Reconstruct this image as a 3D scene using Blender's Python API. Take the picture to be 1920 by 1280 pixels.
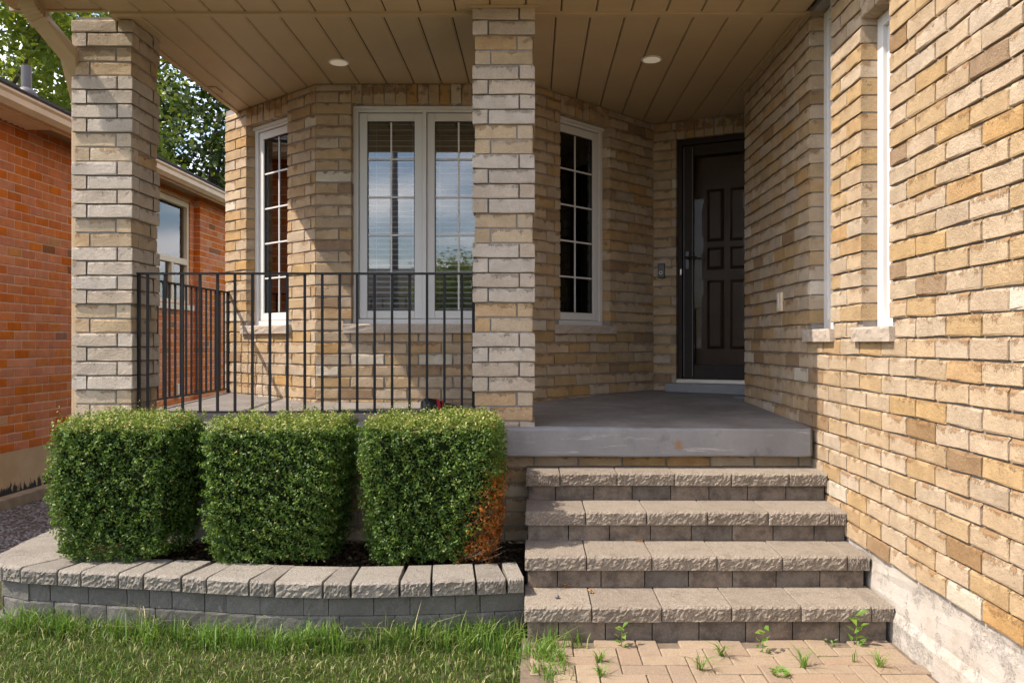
import bpy, bmesh, math, random
import numpy as np
from mathutils import Vector, Matrix

for o in list(bpy.data.objects):
    bpy.data.objects.remove(o, do_unlink=True)
SC = bpy.context.scene
COL = SC.collection
R = math.radians
rng = random.Random(7)

# ------------------------------------------------------------------ camera, sky, sun, exposure
cam_d = bpy.data.cameras.new("camera")
cam = bpy.data.objects.new("camera", cam_d)
COL.objects.link(cam)
cam.location = (0, 0, 1.4)
cam.rotation_euler = (R(90), 0, 0)
cam_d.sensor_width = 36
cam_d.lens = 36 * 1540 / 1920
cam_d.shift_x = -42 / 1920
cam_d.shift_y = 2 / 1920
cam_d.clip_start = 0.05
cam_d.clip_end = 800
SC.camera = cam

SUN = Vector((-0.72, -0.19, 1.0)).normalized()          # towards the sun
sun_el = math.asin(SUN.z)
sun_az = math.atan2(SUN.x, SUN.y)
world = bpy.data.worlds.new("World")
SC.world = world
world.use_nodes = True
wn = world.node_tree.nodes
wl = world.node_tree.links
wn.clear()
sky = wn.new("ShaderNodeTexSky")
sky.sky_type = 'NISHITA'
sky.sun_disc = False
sky.sun_elevation = sun_el
sky.sun_rotation = sun_az % (2 * math.pi)
sky.dust_density = 1.5
bg = wn.new("ShaderNodeBackground")
bg.inputs[1].default_value = 0.15
wo = wn.new("ShaderNodeOutputWorld")
tc = wn.new("ShaderNodeTexCoord")
sep = wn.new("ShaderNodeSeparateXYZ")
wl.new(tc.outputs["Generated"], sep.inputs[0])
ad = wn.new("ShaderNodeMath"); ad.operation = 'ADD'; ad.inputs[1].default_value = 0.18
wl.new(sep.outputs[2], ad.inputs[0])
mx_ = wn.new("ShaderNodeMath"); mx_.operation = 'MAXIMUM'; mx_.inputs[1].default_value = 0.05
wl.new(ad.outputs[0], mx_.inputs[0])
dv = wn.new("ShaderNodeVectorMath"); dv.operation = 'DIVIDE'
cmb = wn.new("ShaderNodeCombineXYZ")
for i in range(3):
    wl.new(mx_.outputs[0], cmb.inputs[i])
wl.new(tc.outputs["Generated"], dv.inputs[0]); wl.new(cmb.outputs[0], dv.inputs[1])
cn = wn.new("ShaderNodeTexNoise"); cn.inputs["Scale"].default_value = 1.5; cn.inputs["Detail"].default_value = 8
wl.new(dv.outputs[0], cn.inputs["Vector"])
cr = wn.new("ShaderNodeValToRGB")
cr.color_ramp.elements[0].position = 0.46; cr.color_ramp.elements[0].color = (0, 0, 0, 1)
cr.color_ramp.elements[1].position = 0.66; cr.color_ramp.elements[1].color = (0.8, 0.8, 0.8, 1)
wl.new(cn.outputs["Fac"], cr.inputs[0])
cm = wn.new("ShaderNodeMix"); cm.data_type = 'RGBA'
wl.new(cr.outputs[0], cm.inputs[0]); wl.new(sky.outputs[0], cm.inputs[6])
cm.inputs[7].default_value = (9.0, 9.0, 9.2, 1)
wl.new(cm.outputs[2], bg.inputs[0]); wl.new(bg.outputs[0], wo.inputs[0])

sun_d = bpy.data.lights.new("sun", 'SUN')
sun_d.energy = 3.05
sun_d.angle = R(0.53)
sun_d.color = (1.0, 0.93, 0.82)
sun = bpy.data.objects.new("sun", sun_d)
COL.objects.link(sun)
sun.rotation_euler = SUN.to_track_quat('Z', 'Y').to_euler()
sun.location = SUN * 30

SC.view_settings.view_transform = 'Standard'
SC.view_settings.look = 'None'
SC.view_settings.gamma = 1
SC.view_settings.use_curve_mapping = False
SC.view_settings.exposure = 1.15
SC.view_settings.use_white_balance = True
SC.view_settings.white_balance_temperature = 6800
SC.view_settings.white_balance_tint = 13
SC.render.engine = 'CYCLES'
SC.cycles.max_bounces = 8
SC.cycles.diffuse_bounces = 5
SC.cycles.transparent_max_bounces = 12

# ------------------------------------------------------------------ materials
def new_mat(name):
    m = bpy.data.materials.new(name); m.use_nodes = True
    nt = m.node_tree; nt.nodes.clear()
    out = nt.nodes.new("ShaderNodeOutputMaterial")
    b = nt.nodes.new("ShaderNodeBsdfPrincipled")
    nt.links.new(b.outputs[0], out.inputs[0])
    return m, nt, b, out

def N(nt, typ, **kw):
    n = nt.nodes.new(typ)
    for k, v in kw.items():
        if k.startswith("i_"):
            n.inputs[k[2:]].default_value = v
        else:
            setattr(n, k, v)
    return n

def ramp(nt, stops, interp='LINEAR'):
    n = nt.nodes.new("ShaderNodeValToRGB")
    cr = n.color_ramp; cr.interpolation = interp
    while len(cr.elements) < len(stops):
        cr.elements.new(0.5)
    for e, (p, c) in zip(cr.elements, stops):
        e.position = p
        e.color = (*c, 1) if len(c) == 3 else c
    return n

def mixc(nt, fac, a, b, blend='MIX'):
    n = nt.nodes.new("ShaderNodeMix"); n.data_type = 'RGBA'; n.blend_type = blend
    for idx, v in ((0, fac), (6, a), (7, b)):
        if hasattr(v, "is_output"):
            nt.links.new(v, n.inputs[idx])
        elif idx == 0:
            n.inputs[0].default_value = v
        else:
            n.inputs[idx].default_value = (*v, 1)
    return n.outputs[2]

def math_(nt, op, a, b=None, clamp=False):
    n = nt.nodes.new("ShaderNodeMath"); n.operation = op; n.use_clamp = clamp
    for i, v in enumerate((a, b)):
        if v is None: continue
        if hasattr(v, "is_output"): nt.links.new(v, n.inputs[i])
        else: n.inputs[i].default_value = v
    return n.outputs[0]

def noise(nt, scale, detail=4, rough=0.55, vec=None):
    n = N(nt, "ShaderNodeTexNoise")
    n.inputs["Scale"].default_value = scale; n.inputs["Detail"].default_value = detail
    n.inputs["Roughness"].default_value = rough
    if vec is not None: nt.links.new(vec, n.inputs["Vector"])
    return n.outputs["Fac"]

def bump(nt, b, height, strength=0.5, dist=0.01, normal=None):
    n = N(nt, "ShaderNodeBump")
    n.inputs["Strength"].default_value = strength; n.inputs["Distance"].default_value = dist
    nt.links.new(height, n.inputs["Height"])
    if normal is not None: nt.links.new(normal, n.inputs["Normal"])
    nt.links.new(n.outputs[0], b.inputs["Normal"])
    return n.outputs[0]

def geo_pos(nt):
    return N(nt, "ShaderNodeNewGeometry").outputs["Position"]

def rand_src(nt, joined):
    if joined:
        a = N(nt, "ShaderNodeAttribute"); a.attribute_name = "rnd"
        return a.outputs["Fac"]
    return N(nt, "ShaderNodeObjectInfo").outputs["Random"]

def brick_mat(name, stops, joined, chip=0.8, chip_col=(0.29, 0.165, 0.075), bump_s=0.9, tint=0.30, hb=0.079):
    m, nt, b, out = new_mat(name)
    rnd = rand_src(nt, joined)
    base = ramp(nt, stops, 'CONSTANT'); nt.links.new(rnd, base.inputs[0])
    pos = geo_pos(nt)
    # second per-brick random
    r2 = math_(nt, 'FRACT', math_(nt, 'MULTIPLY', rnd, 37.17))
    r3 = math_(nt, 'FRACT', math_(nt, 'MULTIPLY', rnd, 91.73))
    hsv = N(nt, "ShaderNodeHueSaturation")
    nt.links.new(base.outputs[0], hsv.inputs["Color"])
    nt.links.new(math_(nt, 'ADD', math_(nt, 'MULTIPLY', r2, 0.14), 0.93), hsv.inputs["Value"])
    nt.links.new(math_(nt, 'ADD', math_(nt, 'MULTIPLY', r3, 0.2), 0.88), hsv.inputs["Saturation"])
    n1 = noise(nt, 9, 3, 0.6, pos)
    n1r = ramp(nt, [(0.35, (0.80, 0.78, 0.76)), (0.65, (1.12, 1.12, 1.12))]); nt.links.new(n1, n1r.inputs[0])
    c = mixc(nt, tint * 2, hsv.outputs[0], n1r.outputs[0], 'MULTIPLY')
    n2 = noise(nt, 230, 3, 0.7, pos)
    n2r = ramp(nt, [(0.3, (0.72, 0.70, 0.68)), (0.7, (1.18, 1.18, 1.18))]); nt.links.new(n2, n2r.inputs[0])
    c = mixc(nt, 0.7, c, n2r.outputs[0], 'MULTIPLY')
    uv = N(nt, "ShaderNodeUVMap"); sp = N(nt, "ShaderNodeSeparateXYZ"); nt.links.new(uv.outputs[0], sp.inputs[0])
    # chips: rough torn patches near the brick's top
    vtop = N(nt, "ShaderNodeMapRange"); vtop.inputs[1].default_value = hb * 0.45; vtop.inputs[2].default_value = hb * 0.9
    nt.links.new(sp.outputs[1], vtop.inputs[0])
    n3 = noise(nt, 17, 2, 0.5, pos)
    n4 = noise(nt, 120, 2, 0.8, pos)
    k_ = math_(nt, 'ADD', math_(nt, 'ADD', n3, math_(nt, 'MULTIPLY', vtop.outputs[0], 0.34)), math_(nt, 'MULTIPLY', math_(nt, 'SUBTRACT', n4, 0.5), 0.75))
    k_ = math_(nt, 'ADD', k_, math_(nt, 'MULTIPLY', math_(nt, 'SUBTRACT', r2, 0.5), 0.16))
    chipm = ramp(nt, [(0.825, (0, 0, 0)), (0.93, (1, 1, 1))]); nt.links.new(k_, chipm.inputs[0])
    c = mixc(nt, math_(nt, 'MULTIPLY', chipm.outputs[0], chip), c, chip_col)
    nt.links.new(c, b.inputs["Base Color"])
    b.inputs["Roughness"].default_value = 0.92
    b.inputs["Specular IOR Level"].default_value = 0.2
    n5 = noise(nt, 60, 4, 0.7, pos)
    h = math_(nt, 'ADD', math_(nt, 'MULTIPLY', n2, 0.35), math_(nt, 'MULTIPLY', n5, 0.9))
    h = math_(nt, 'SUBTRACT', h, math_(nt, 'MULTIPLY', chipm.outputs[0], 0.75))
    bump(nt, b, h, bump_s, 0.009)
    return m

def simple_mat(name, col, rough=0.6, var=0.12, vscale=6, bscale=80, bstr=0.15, metallic=0.0, spec=0.5, bdist=0.004):
    m, nt, b, out = new_mat(name)
    pos = geo_pos(nt)
    n1 = noise(nt, vscale, 5, 0.6, pos)
    r1 = ramp(nt, [(0.3, tuple(max(0, c * (1 - var)) for c in col)), (0.7, tuple(min(1, c * (1 + var)) for c in col))])
    nt.links.new(n1, r1.inputs[0]); nt.links.new(r1.outputs[0], b.inputs["Base Color"])
    b.inputs["Roughness"].default_value = rough
    b.inputs["Metallic"].default_value = metallic
    b.inputs["Specular IOR Level"].default_value = spec
    if bstr: bump(nt, b, noise(nt, bscale, 4, 0.65, pos), bstr, bdist)
    return m

TAN = [(0.0, (0.475, 0.36, 0.24)), (0.20, (0.45, 0.315, 0.17)), (0.38, (0.48, 0.375, 0.26)), (0.55, (0.46, 0.34, 0.21)),
       (0.68, (0.485, 0.385, 0.275)), (0.80, (0.44, 0.34, 0.235)), (0.87, (0.455, 0.295, 0.145)), (0.935, (0.31, 0.205, 0.115)),
       (0.972, (0.60, 0.53, 0.42))]
GREY = [(0.0, (0.50, 0.425, 0.345)), (0.25, (0.52, 0.455, 0.38)), (0.45, (0.48, 0.40, 0.315)), (0.65, (0.54, 0.475, 0.40)), (0.85, (0.49, 0.41, 0.32))]
OCH = [(0.0, (0.48, 0.365, 0.235)), (0.3, (0.51, 0.41, 0.29)), (0.55, (0.48, 0.335, 0.195)), (0.75, (0.46, 0.36, 0.245))]
RED = [(0.0, (0.76, 0.225, 0.060)), (0.25, (0.73, 0.205, 0.055)), (0.5, (0.78, 0.24, 0.068)), (0.72, (0.72, 0.195, 0.052)), (0.94, (0.38, 0.15, 0.065)), (0.975, (0.74, 0.32, 0.12))]
M = {}
M['tan'] = brick_mat("tan_brick", TAN, False); M['tan_j'] = brick_mat("tan_brick_joined", TAN, True)
M['grey'] = brick_mat("grey_brick", GREY, False, chip=0.6, chip_col=(0.24, 0.19, 0.14))
M['och'] = brick_mat("ochre_brick", OCH, False, chip=0.6)
M['red'] = brick_mat("red_brick", RED, False, chip=0.0, bump_s=0.25, hb=0.08); M['red_j'] = brick_mat("red_brick_joined", RED, True, chip=0.0, bump_s=0.2, hb=0.08)
M['mortar'] = simple_mat("mortar", (0.27, 0.25, 0.225), 0.95, 0.15, 20, 150, 0.6, spec=0.1)
M['red_mortar'] = simple_mat("pink_mortar", (0.80, 0.50, 0.32), 0.95, 0.12, 20, 150, 0.5, spec=0.1)
M['white'] = simple_mat("white_vinyl", (0.66, 0.65, 0.63), 0.4, 0.03, 4, 60, 0.02)
M['cream'] = simple_mat("cream_paint", (0.80, 0.63, 0.43), 0.5, 0.06, 5, 60, 0.05)
M['gutter'] = simple_mat("tan_gutter", (0.72, 0.51, 0.31), 0.45, 0.12, 4, 60, 0.05)
M['soffit'] = simple_mat("taupe_aluminium", (0.46, 0.345, 0.205), 0.5, 0.06, 2.5, 40, 0.04)
M['trim'] = simple_mat("taupe_trim", (0.46, 0.34, 0.205), 0.45, 0.06, 3, 40, 0.04)
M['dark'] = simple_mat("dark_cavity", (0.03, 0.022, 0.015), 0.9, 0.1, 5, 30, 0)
M['room'] = simple_mat("room_paint", (0.62, 0.58, 0.52), 0.8, 0.05, 2, 30, 0)
M['iron'] = simple_mat("black_iron", (0.009, 0.009, 0.010), 0.5, 0.3, 12, 120, 0.12, spec=0.3)
M['door'] = simple_mat("brown_door", (0.024, 0.015, 0.011), 0.55, 0.15, 5, 90, 0.05, spec=0.25)
M['idoor'] = simple_mat("stained_inner_door", (0.060, 0.030, 0.016), 0.35, 0.2, 5, 90, 0.05, spec=0.3)
M['black'] = simple_mat("black_plastic", (0.012, 0.012, 0.013), 0.3, 0.1, 8, 60, 0)
M['shingle'] = simple_mat("asphalt_shingle", (0.075, 0.062, 0.055), 0.95, 0.35, 25, 200, 0.5)
M['pipe'] = simple_mat("grey_pipe", (0.13, 0.12, 0.125), 0.5, 0.15, 10, 60, 0.05)
M['bark'] = simple_mat("bark", (0.09, 0.062, 0.042), 0.95, 0.35, 14, 40, 0.8, bdist=0.02)
M['timber'] = simple_mat("weathered_timber", (0.36, 0.25, 0.15), 0.9, 0.25, 9, 70, 0.4)
M['alu'] = simple_mat("aluminium_strip", (0.55, 0.50, 0.46), 0.35, 0.1, 9, 60, 0.05, metallic=0.6)
M['slat'] = simple_mat("blind_slat", (0.74, 0.73, 0.71), 0.55, 0.02, 4, 60, 0)
M['asphalt'] = simple_mat("asphalt", (0.06, 0.06, 0.062), 0.95, 0.25, 6, 150, 0.3)

def stone_mat(name, stops, joined=False, speck=0.35, stain=0.5, bstr=0.55, staincol=(0.12, 0.095, 0.075), bdist=0.006, lo=0.50, hi=0.70):
    m, nt, b, out = new_mat(name)
    pos = geo_pos(nt)
    rnd = rand_src(nt, joined)
    base = ramp(nt, stops); nt.links.new(rnd, base.inputs[0])
    n1 = noise(nt, 160, 3, 0.75, pos)
    r1 = ramp(nt, [(0.3, (1 - speck,) * 3), (0.7, (1 + speck * 0.6,) * 3)]); nt.links.new(n1, r1.inputs[0])
    c = mixc(nt, 1.0, base.outputs[0], r1.outputs[0], 'MULTIPLY')
    n2 = noise(nt, 11, 6, 0.7, pos)
    r2 = ramp(nt, [(lo, (0, 0, 0)), (hi, (1, 1, 1))]); nt.links.new(n2, r2.inputs[0])
    c = mixc(nt, math_(nt, 'MULTIPLY', r2.outputs[0], stain), c, staincol)
    nt.links.new(c, b.inputs["Base Color"])
    b.inputs["Roughness"].default_value = 0.93
    b.inputs["Specular IOR Level"].default_value = 0.15
    h = math_(nt, 'ADD', math_(nt, 'MULTIPLY', n1, 0.4), math_(nt, 'MULTIPLY', noise(nt, 45, 4, 0.7, pos), 0.8))
    bump(nt, b, h, bstr, bdist)
    return m
CAPS = [(0, (0.30, 0.255, 0.205)), (0.5, (0.34, 0.29, 0.235)), (1, (0.28, 0.235, 0.19))]
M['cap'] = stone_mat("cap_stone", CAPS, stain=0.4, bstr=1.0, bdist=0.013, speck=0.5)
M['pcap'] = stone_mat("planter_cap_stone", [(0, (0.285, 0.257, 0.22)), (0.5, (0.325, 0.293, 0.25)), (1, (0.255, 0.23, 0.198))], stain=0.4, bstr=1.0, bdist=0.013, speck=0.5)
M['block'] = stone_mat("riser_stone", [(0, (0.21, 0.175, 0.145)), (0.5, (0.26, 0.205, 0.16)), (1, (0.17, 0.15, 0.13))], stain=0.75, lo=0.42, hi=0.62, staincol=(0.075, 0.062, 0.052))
M['pblock'] = stone_mat("planter_stone", [(0, (0.145, 0.138, 0.125)), (0.5, (0.175, 0.165, 0.15)), (1, (0.12, 0.113, 0.105))], stain=0.6, lo=.45, hi=.65, bdist=.012, staincol=(0.11, 0.105, 0.09))
M['sill'] = stone_mat("sill_stone", [(0, (0.46, 0.39, 0.32)), (1, (0.50, 0.42, 0.345))], stain=0.25, staincol=(0.25, 0.2, 0.16))
M['paver'] = stone_mat("paver", [(0, (0.30, 0.228, 0.16)), (0.4, (0.34, 0.262, 0.185)), (0.7, (0.27, 0.205, 0.15)), (1, (0.32, 0.232, 0.16))], stain=0.5, bstr=0.35, staincol=(0.22, 0.16, 0.11))
M['sand'] = simple_mat("joint_sand", (0.16, 0.12, 0.085), 0.98, 0.3, 30, 200, 0.6)
M['gravel'] = stone_mat("gravel", [(0, (0.20, 0.16, 0.14)), (0.5, (0.30, 0.25, 0.22)), (1, (0.38, 0.33, 0.29))], joined=True, stain=0.2)
M['soil'] = simple_mat("dark_soil", (0.045, 0.032, 0.022), 0.98, 0.5, 40, 120, 1.0, spec=0.1, bdist=0.02)
M['turf'] = simple_mat("turf", (0.06, 0.062, 0.024), 0.98, 0.4, 12, 150, 0.8, spec=0.1, bdist=0.02)

# parged foundation (pale, scarred and stained)
def parge_mat(name, a, b_, c_, scarlo=0.53):
    m, nt, b, out = new_mat(name)
    pos = geo_pos(nt)
    n1 = noise(nt, 3.2, 6, 0.7, pos)
    r1 = ramp(nt, [(0.35, a), (0.55, b_), (0.72, c_)]); nt.links.new(n1, r1.inputs[0])
    n2 = noise(nt, 4.5, 8, 0.78, pos)
    r2 = ramp(nt, [(scarlo, (0, 0, 0)), (scarlo + 0.07, (1, 1, 1))]); nt.links.new(n2, r2.inputs[0])
    n3 = noise(nt, 90, 3, 0.8, pos)
    r3 = ramp(nt, [(0.35, (0.15, 0.12, 0.10)), (0.6, (0.50, 0.47, 0.43))]); nt.links.new(n3, r3.inputs[0])
    c = mixc(nt, math_(nt, 'MULTIPLY', r2.outputs[0], 0.7), r1.outputs[0], r3.outputs[0])
    nt.links.new(c, b.inputs["Base Color"])
    b.inputs["Roughness"].default_value = 0.95; b.inputs["Specular IOR Level"].default_value = 0.15
    h = math_(nt, 'SUBTRACT', math_(nt, 'MULTIPLY', n3, 0.5), math_(nt, 'MULTIPLY', r2.outputs[0], 0.5))
    bump(nt, b, h, 0.7, 0.012)
    return m
M['parge'] = parge_mat("parged_concrete", (0.50, 0.465, 0.42), (0.45, 0.405, 0.355), (0.34, 0.285, 0.225), 0.505)

# painted porch concrete, worn
def slab_mat():
    m, nt, b, out = new_mat("painted_concrete")
    gg = N(nt, "ShaderNodeNewGeometry"); pos = gg.outputs["Position"]
    sn = N(nt, "ShaderNodeSeparateXYZ"); nt.links.new(gg.outputs["True Normal"], sn.inputs[0])
    n1 = noise(nt, 2.4, 6, 0.72, pos)
    paint = ramp(nt, [(0.3, (0.19, 0.193, 0.20)), (0.55, (0.24, 0.24, 0.245)), (0.75, (0.30, 0.297, 0.295))]); nt.links.new(n1, paint.inputs[0])
    worn = ramp(nt, [(0.3, (0.13, 0.112, 0.10)), (0.5, (0.20, 0.18, 0.162)), (0.72, (0.30, 0.28, 0.26))]); nt.links.new(noise(nt, 3.1, 7, 0.75, pos), worn.inputs[0])
    # wear mask: the walked top, eaten irregularly from the edges
    n4 = noise(nt, 1.7, 5, 0.7, pos)
    sy = N(nt, "ShaderNodeSeparateXYZ"); nt.links.new(pos, sy.inputs[0])
    edge = N(nt, "ShaderNodeMapRange"); edge.inputs[1].default_value = 4.88; edge.inputs[2].default_value = 5.35; nt.links.new(sy.outputs[1], edge.inputs[0])
    k = math_(nt, 'ADD', math_(nt, 'MULTIPLY', edge.outputs[0], 0.35), n4)
    km = ramp(nt, [(0.50, (0, 0, 0)), (0.60, (1, 1, 1))]); nt.links.new(k, km.inputs[0])
    up = math_(nt, 'GREATER_THAN', sn.outputs[2], 0.8)
    c = mixc(nt, math_(nt, 'MULTIPLY', math_(nt, 'MULTIPLY', km.outputs[0], up), 0.9), paint.outputs[0], worn.outputs[0])
    mp = N(nt, "ShaderNodeMapping"); mp.inputs["Scale"].default_value = (1.6, 16, 16); nt.links.new(pos, mp.inputs[0])
    n2 = noise(nt, 1.6, 6, 0.75, mp.outputs[0])
    r2 = ramp(nt, [(0.60, (0, 0, 0)), (0.68, (1, 1, 1))]); nt.links.new(n2, r2.inputs[0])
    c = mixc(nt, math_(nt, 'MULTIPLY', r2.outputs[0], 0.75), c, (0.42, 0.405, 0.39))
    n3 = noise(nt, 6, 6, 0.75, pos)
    r3 = ramp(nt, [(0.60, (0, 0, 0)), (0.70, (1, 1, 1))]); nt.links.new(n3, r3.inputs[0])
    c = mixc(nt, math_(nt, 'MULTIPLY', r3.outputs[0], 0.45), c, (0.12, 0.115, 0.115))
    # one rust run on the front edge
    vm = N(nt, "ShaderNodeVectorMath"); vm.operation = 'DISTANCE'; nt.links.new(pos, vm.inputs[0]); vm.inputs[1].default_value = (0.855, 4.87, 0.79)
    rr = math_(nt, 'ADD', vm.outputs["Value"], math_(nt, 'MULTIPLY', math_(nt, 'SUBTRACT', noise(nt, 40, 3, 0.7, pos), 0.5), 0.06))
    rm = ramp(nt, [(0.014, (1, 1, 1)), (0.034, (0, 0, 0))]); nt.links.new(rr, rm.inputs[0])
    c = mixc(nt, math_(nt, 'MULTIPLY', rm.outputs[0], 0.75), c, (0.28, 0.13, 0.04))
    nt.links.new(c, b.inputs["Base Color"])
    b.inputs["Roughness"].default_value = 0.62
    h = math_(nt, 'ADD', math_(nt, 'MULTIPLY', noise(nt, 60, 5, 0.75, pos), 0.6), math_(nt, 'MULTIPLY', n2, 0.7))
    bump(nt, b, h, 0.45, 0.009)
    return m
M['slab'] = slab_mat()

# neighbour's foundation: tan paint, black peeling patches with a shape of their own
def nb_found_mat():
    m, nt, b, out = new_mat("peeling_tan_paint")
    pos = geo_pos(nt)
    r1 = ramp(nt, [(0.35, (0.58, 0.36, 0.17)), (0.65, (0.68, 0.44, 0.22))]); nt.links.new(noise(nt, 4, 5, 0.6, pos), r1.inputs[0])
    sp = N(nt, "ShaderNodeSeparateXYZ"); nt.links.new(pos, sp.inputs[0])
    mr = N(nt, "ShaderNodeMapRange"); mr.inputs[1].default_value = 0.12; mr.inputs[2].default_value = -0.16
    nt.links.new(sp.outputs[2], mr.inputs[0])
    mp = N(nt, "ShaderNodeMapping"); mp.inputs["Scale"].default_value = (1, 2.2, 0.9); nt.links.new(pos, mp.inputs[0])
    n = noise(nt, 4.5, 6, 0.7, mp.outputs[0])
    k = math_(nt, 'ADD', math_(nt, 'MULTIPLY', mr.outputs[0], 0.42), n)
    r2 = ramp(nt, [(0.70, (0, 0, 0)), (0.76, (1, 1, 1))]); nt.links.new(k, r2.inputs[0])
    c = mixc(nt, r2.outputs[0], r1.outputs[0], (0.028, 0.018, 0.012))
    nt.links.new(c, b.inputs["Base Color"]); b.inputs["Roughness"].default_value = 0.8
    bump(nt, b, math_(nt, 'SUBTRACT', noise(nt, 80, 3, 0.7, pos), r2.outputs[0]), 0.4, 0.006)
    return m
M['nbfound'] = nb_found_mat()

def glass_mat(name, boost=1.6, tint=(0.9, 0.92, 0.92)):
    m = bpy.data.materials.new(name); m.use_nodes = True
    nt = m.node_tree; nt.nodes.clear()
    out = nt.nodes.new("ShaderNodeOutputMaterial")
    tr = N(nt, "ShaderNodeBsdfTransparent"); tr.inputs[0].default_value = (*tint, 1)
    gl = N(nt, "ShaderNodeBsdfGlossy"); gl.inputs["Roughness"].default_value = 0.0; gl.inputs[0].default_value = (0.95, 0.97, 1, 1)
    fr = N(nt, "ShaderNodeFresnel"); fr.inputs[0].default_value = 1.55
    f = math_(nt, 'MULTIPLY', fr.outputs[0], boost, True)
    mx = N(nt, "ShaderNodeMixShader")
    nt.links.new(f, mx.inputs[0]); nt.links.new(tr.outputs[0], mx.inputs[1]); nt.links.new(gl.outputs[0], mx.inputs[2])
    nt.links.new(mx.outputs[0], out.inputs[0])
    return m
M['glass'] = glass_mat("window_glass", 2.2)
M['doorglass'] = glass_mat("storm_door_glass", 0.14, (0.9, 0.9, 0.9))
M['nbglass'] = glass_mat("neighbour_glass", 1.2)

def emit_mat(name, col, s):
    m, nt, b, out = new_mat(name)
    b.inputs["Base Color"].default_value = (0.8, 0.78, 0.72, 1)
    b.inputs["Emission Color"].default_value = (*col, 1); b.inputs["Emission Strength"].default_value = s
    return m
M['lamp'] = emit_mat("lamp_lens", (1.0, 0.86, 0.62), 0.08)

def leaf_mat(name, stops, rough=0.4, spec=0.5, trans=0.25, transcol=(0.25, 0.4, 0.05)):
    m, nt, b, out = new_mat(name)
    g = N(nt, "ShaderNodeNewGeometry")
    r = ramp(nt, stops); nt.links.new(g.outputs["Random Per Island"], r.inputs[0])
    nt.links.new(r.outputs[0], b.inputs["Base Color"])
    b.inputs["Roughness"].default_value = rough; b.inputs["Specular IOR Level"].default_value = spec
    if trans:
        t = N(nt, "ShaderNodeBsdfTranslucent"); t.inputs[0].default_value = (*transcol, 1)
        mx = N(nt, "ShaderNodeMixShader"); mx.inputs[0].default_value = trans
        nt.links.new(b.outputs[0], mx.inputs[1]); nt.links.new(t.outputs[0], mx.inputs[2]); nt.links.new(mx.outputs[0], out.inputs[0])
    return m
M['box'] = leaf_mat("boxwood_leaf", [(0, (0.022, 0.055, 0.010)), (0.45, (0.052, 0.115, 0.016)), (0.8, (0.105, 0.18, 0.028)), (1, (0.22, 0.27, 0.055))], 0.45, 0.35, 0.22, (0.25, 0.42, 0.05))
M['boxtop'] = leaf_mat("boxwood_highlight_sprig_leaf", [(0, (0.10, 0.17, 0.03)), (0.4, (0.20, 0.25, 0.045)), (0.75, (0.33, 0.31, 0.08)), (1, (0.48, 0.37, 0.15))], 0.42, 0.4, 0.25)  # hedge-top highlights put into the leaf colour; sprigs use it too
M['dead'] = leaf_mat("dead_leaf", [(0, (0.16, 0.055, 0.016)), (0.35, (0.40, 0.125, 0.022)), (0.75, (0.54, 0.20, 0.035)), (1, (0.58, 0.32, 0.11))], 0.7, 0.2, 0.2, (0.5, 0.18, 0.03))
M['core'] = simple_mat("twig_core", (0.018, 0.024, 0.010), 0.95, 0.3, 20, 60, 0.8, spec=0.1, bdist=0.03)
M['treeA'] = leaf_mat("maple_leaf", [(0, (0.055, 0.105, 0.012)), (0.5, (0.10, 0.16, 0.018)), (1, (0.20, 0.23, 0.03))], 0.5, 0.35, 0.35, (0.38, 0.45, 0.04))
M['treeB'] = leaf_mat("dark_tree_leaf", [(0, (0.020, 0.042, 0.008)), (0.6, (0.042, 0.075, 0.012)), (1, (0.10, 0.13, 0.025))], 0.42, 0.4, 0.15, (0.2, 0.30, 0.03))
M['grass'] = leaf_mat("grass_blade", [(0, (0.020, 0.050, 0.008)), (0.5, (0.062, 0.125, 0.014)), (0.76, (0.14, 0.21, 0.028)), (0.86, (0.30, 0.30, 0.10)), (1, (0.60, 0.52, 0.30))], 0.55, 0.25, 0.22, (0.16, 0.28, 0.03))
M['weed'] = leaf_mat("weed_leaf", [(0, (0.08, 0.17, 0.025)), (0.6, (0.13, 0.24, 0.04)), (1, (0.22, 0.29, 0.06))], 0.45, 0.35, 0.28, (0.22, 0.40, 0.04))
M['dry'] = leaf_mat("dry_leaf", [(0, (0.34, 0.17, 0.06)), (1, (0.46, 0.28, 0.12))], 0.8, 0.2, 0.2, (0.5, 0.28, 0.08))
M['litter'] = leaf_mat("leaf_litter", [(0, (0.03, 0.022, 0.014)), (0.6, (0.075, 0.05, 0.03)), (1, (0.16, 0.10, 0.055))], 0.85, 0.2, 0.1, (0.2, 0.12, 0.05))

# ------------------------------------------------------------------ object helpers
def tag(o, label=None, cat=None, group=None, kind=None):
    if label: o["label"] = label
    if cat: o["category"] = cat
    if group: o["group"] = group
    if kind: o["kind"] = kind
    return o

def empty(name, loc=(0, 0, 0), rz=0, parent=None):
    o = bpy.data.objects.new(name, None); COL.objects.link(o)
    o.location = loc; o.rotation_euler = (0, 0, rz); o.parent = parent
    o.empty_display_size = 0.1
    return o

def link_mesh(name, me, mat=None, parent=None, loc=(0, 0, 0), rz=0):
    o = bpy.data.objects.new(name, me); COL.objects.link(o)
    if mat and not me.materials: me.materials.append(mat)
    o.parent = parent; o.location = loc; o.rotation_euler = (0, 0, rz)
    return o

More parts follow.
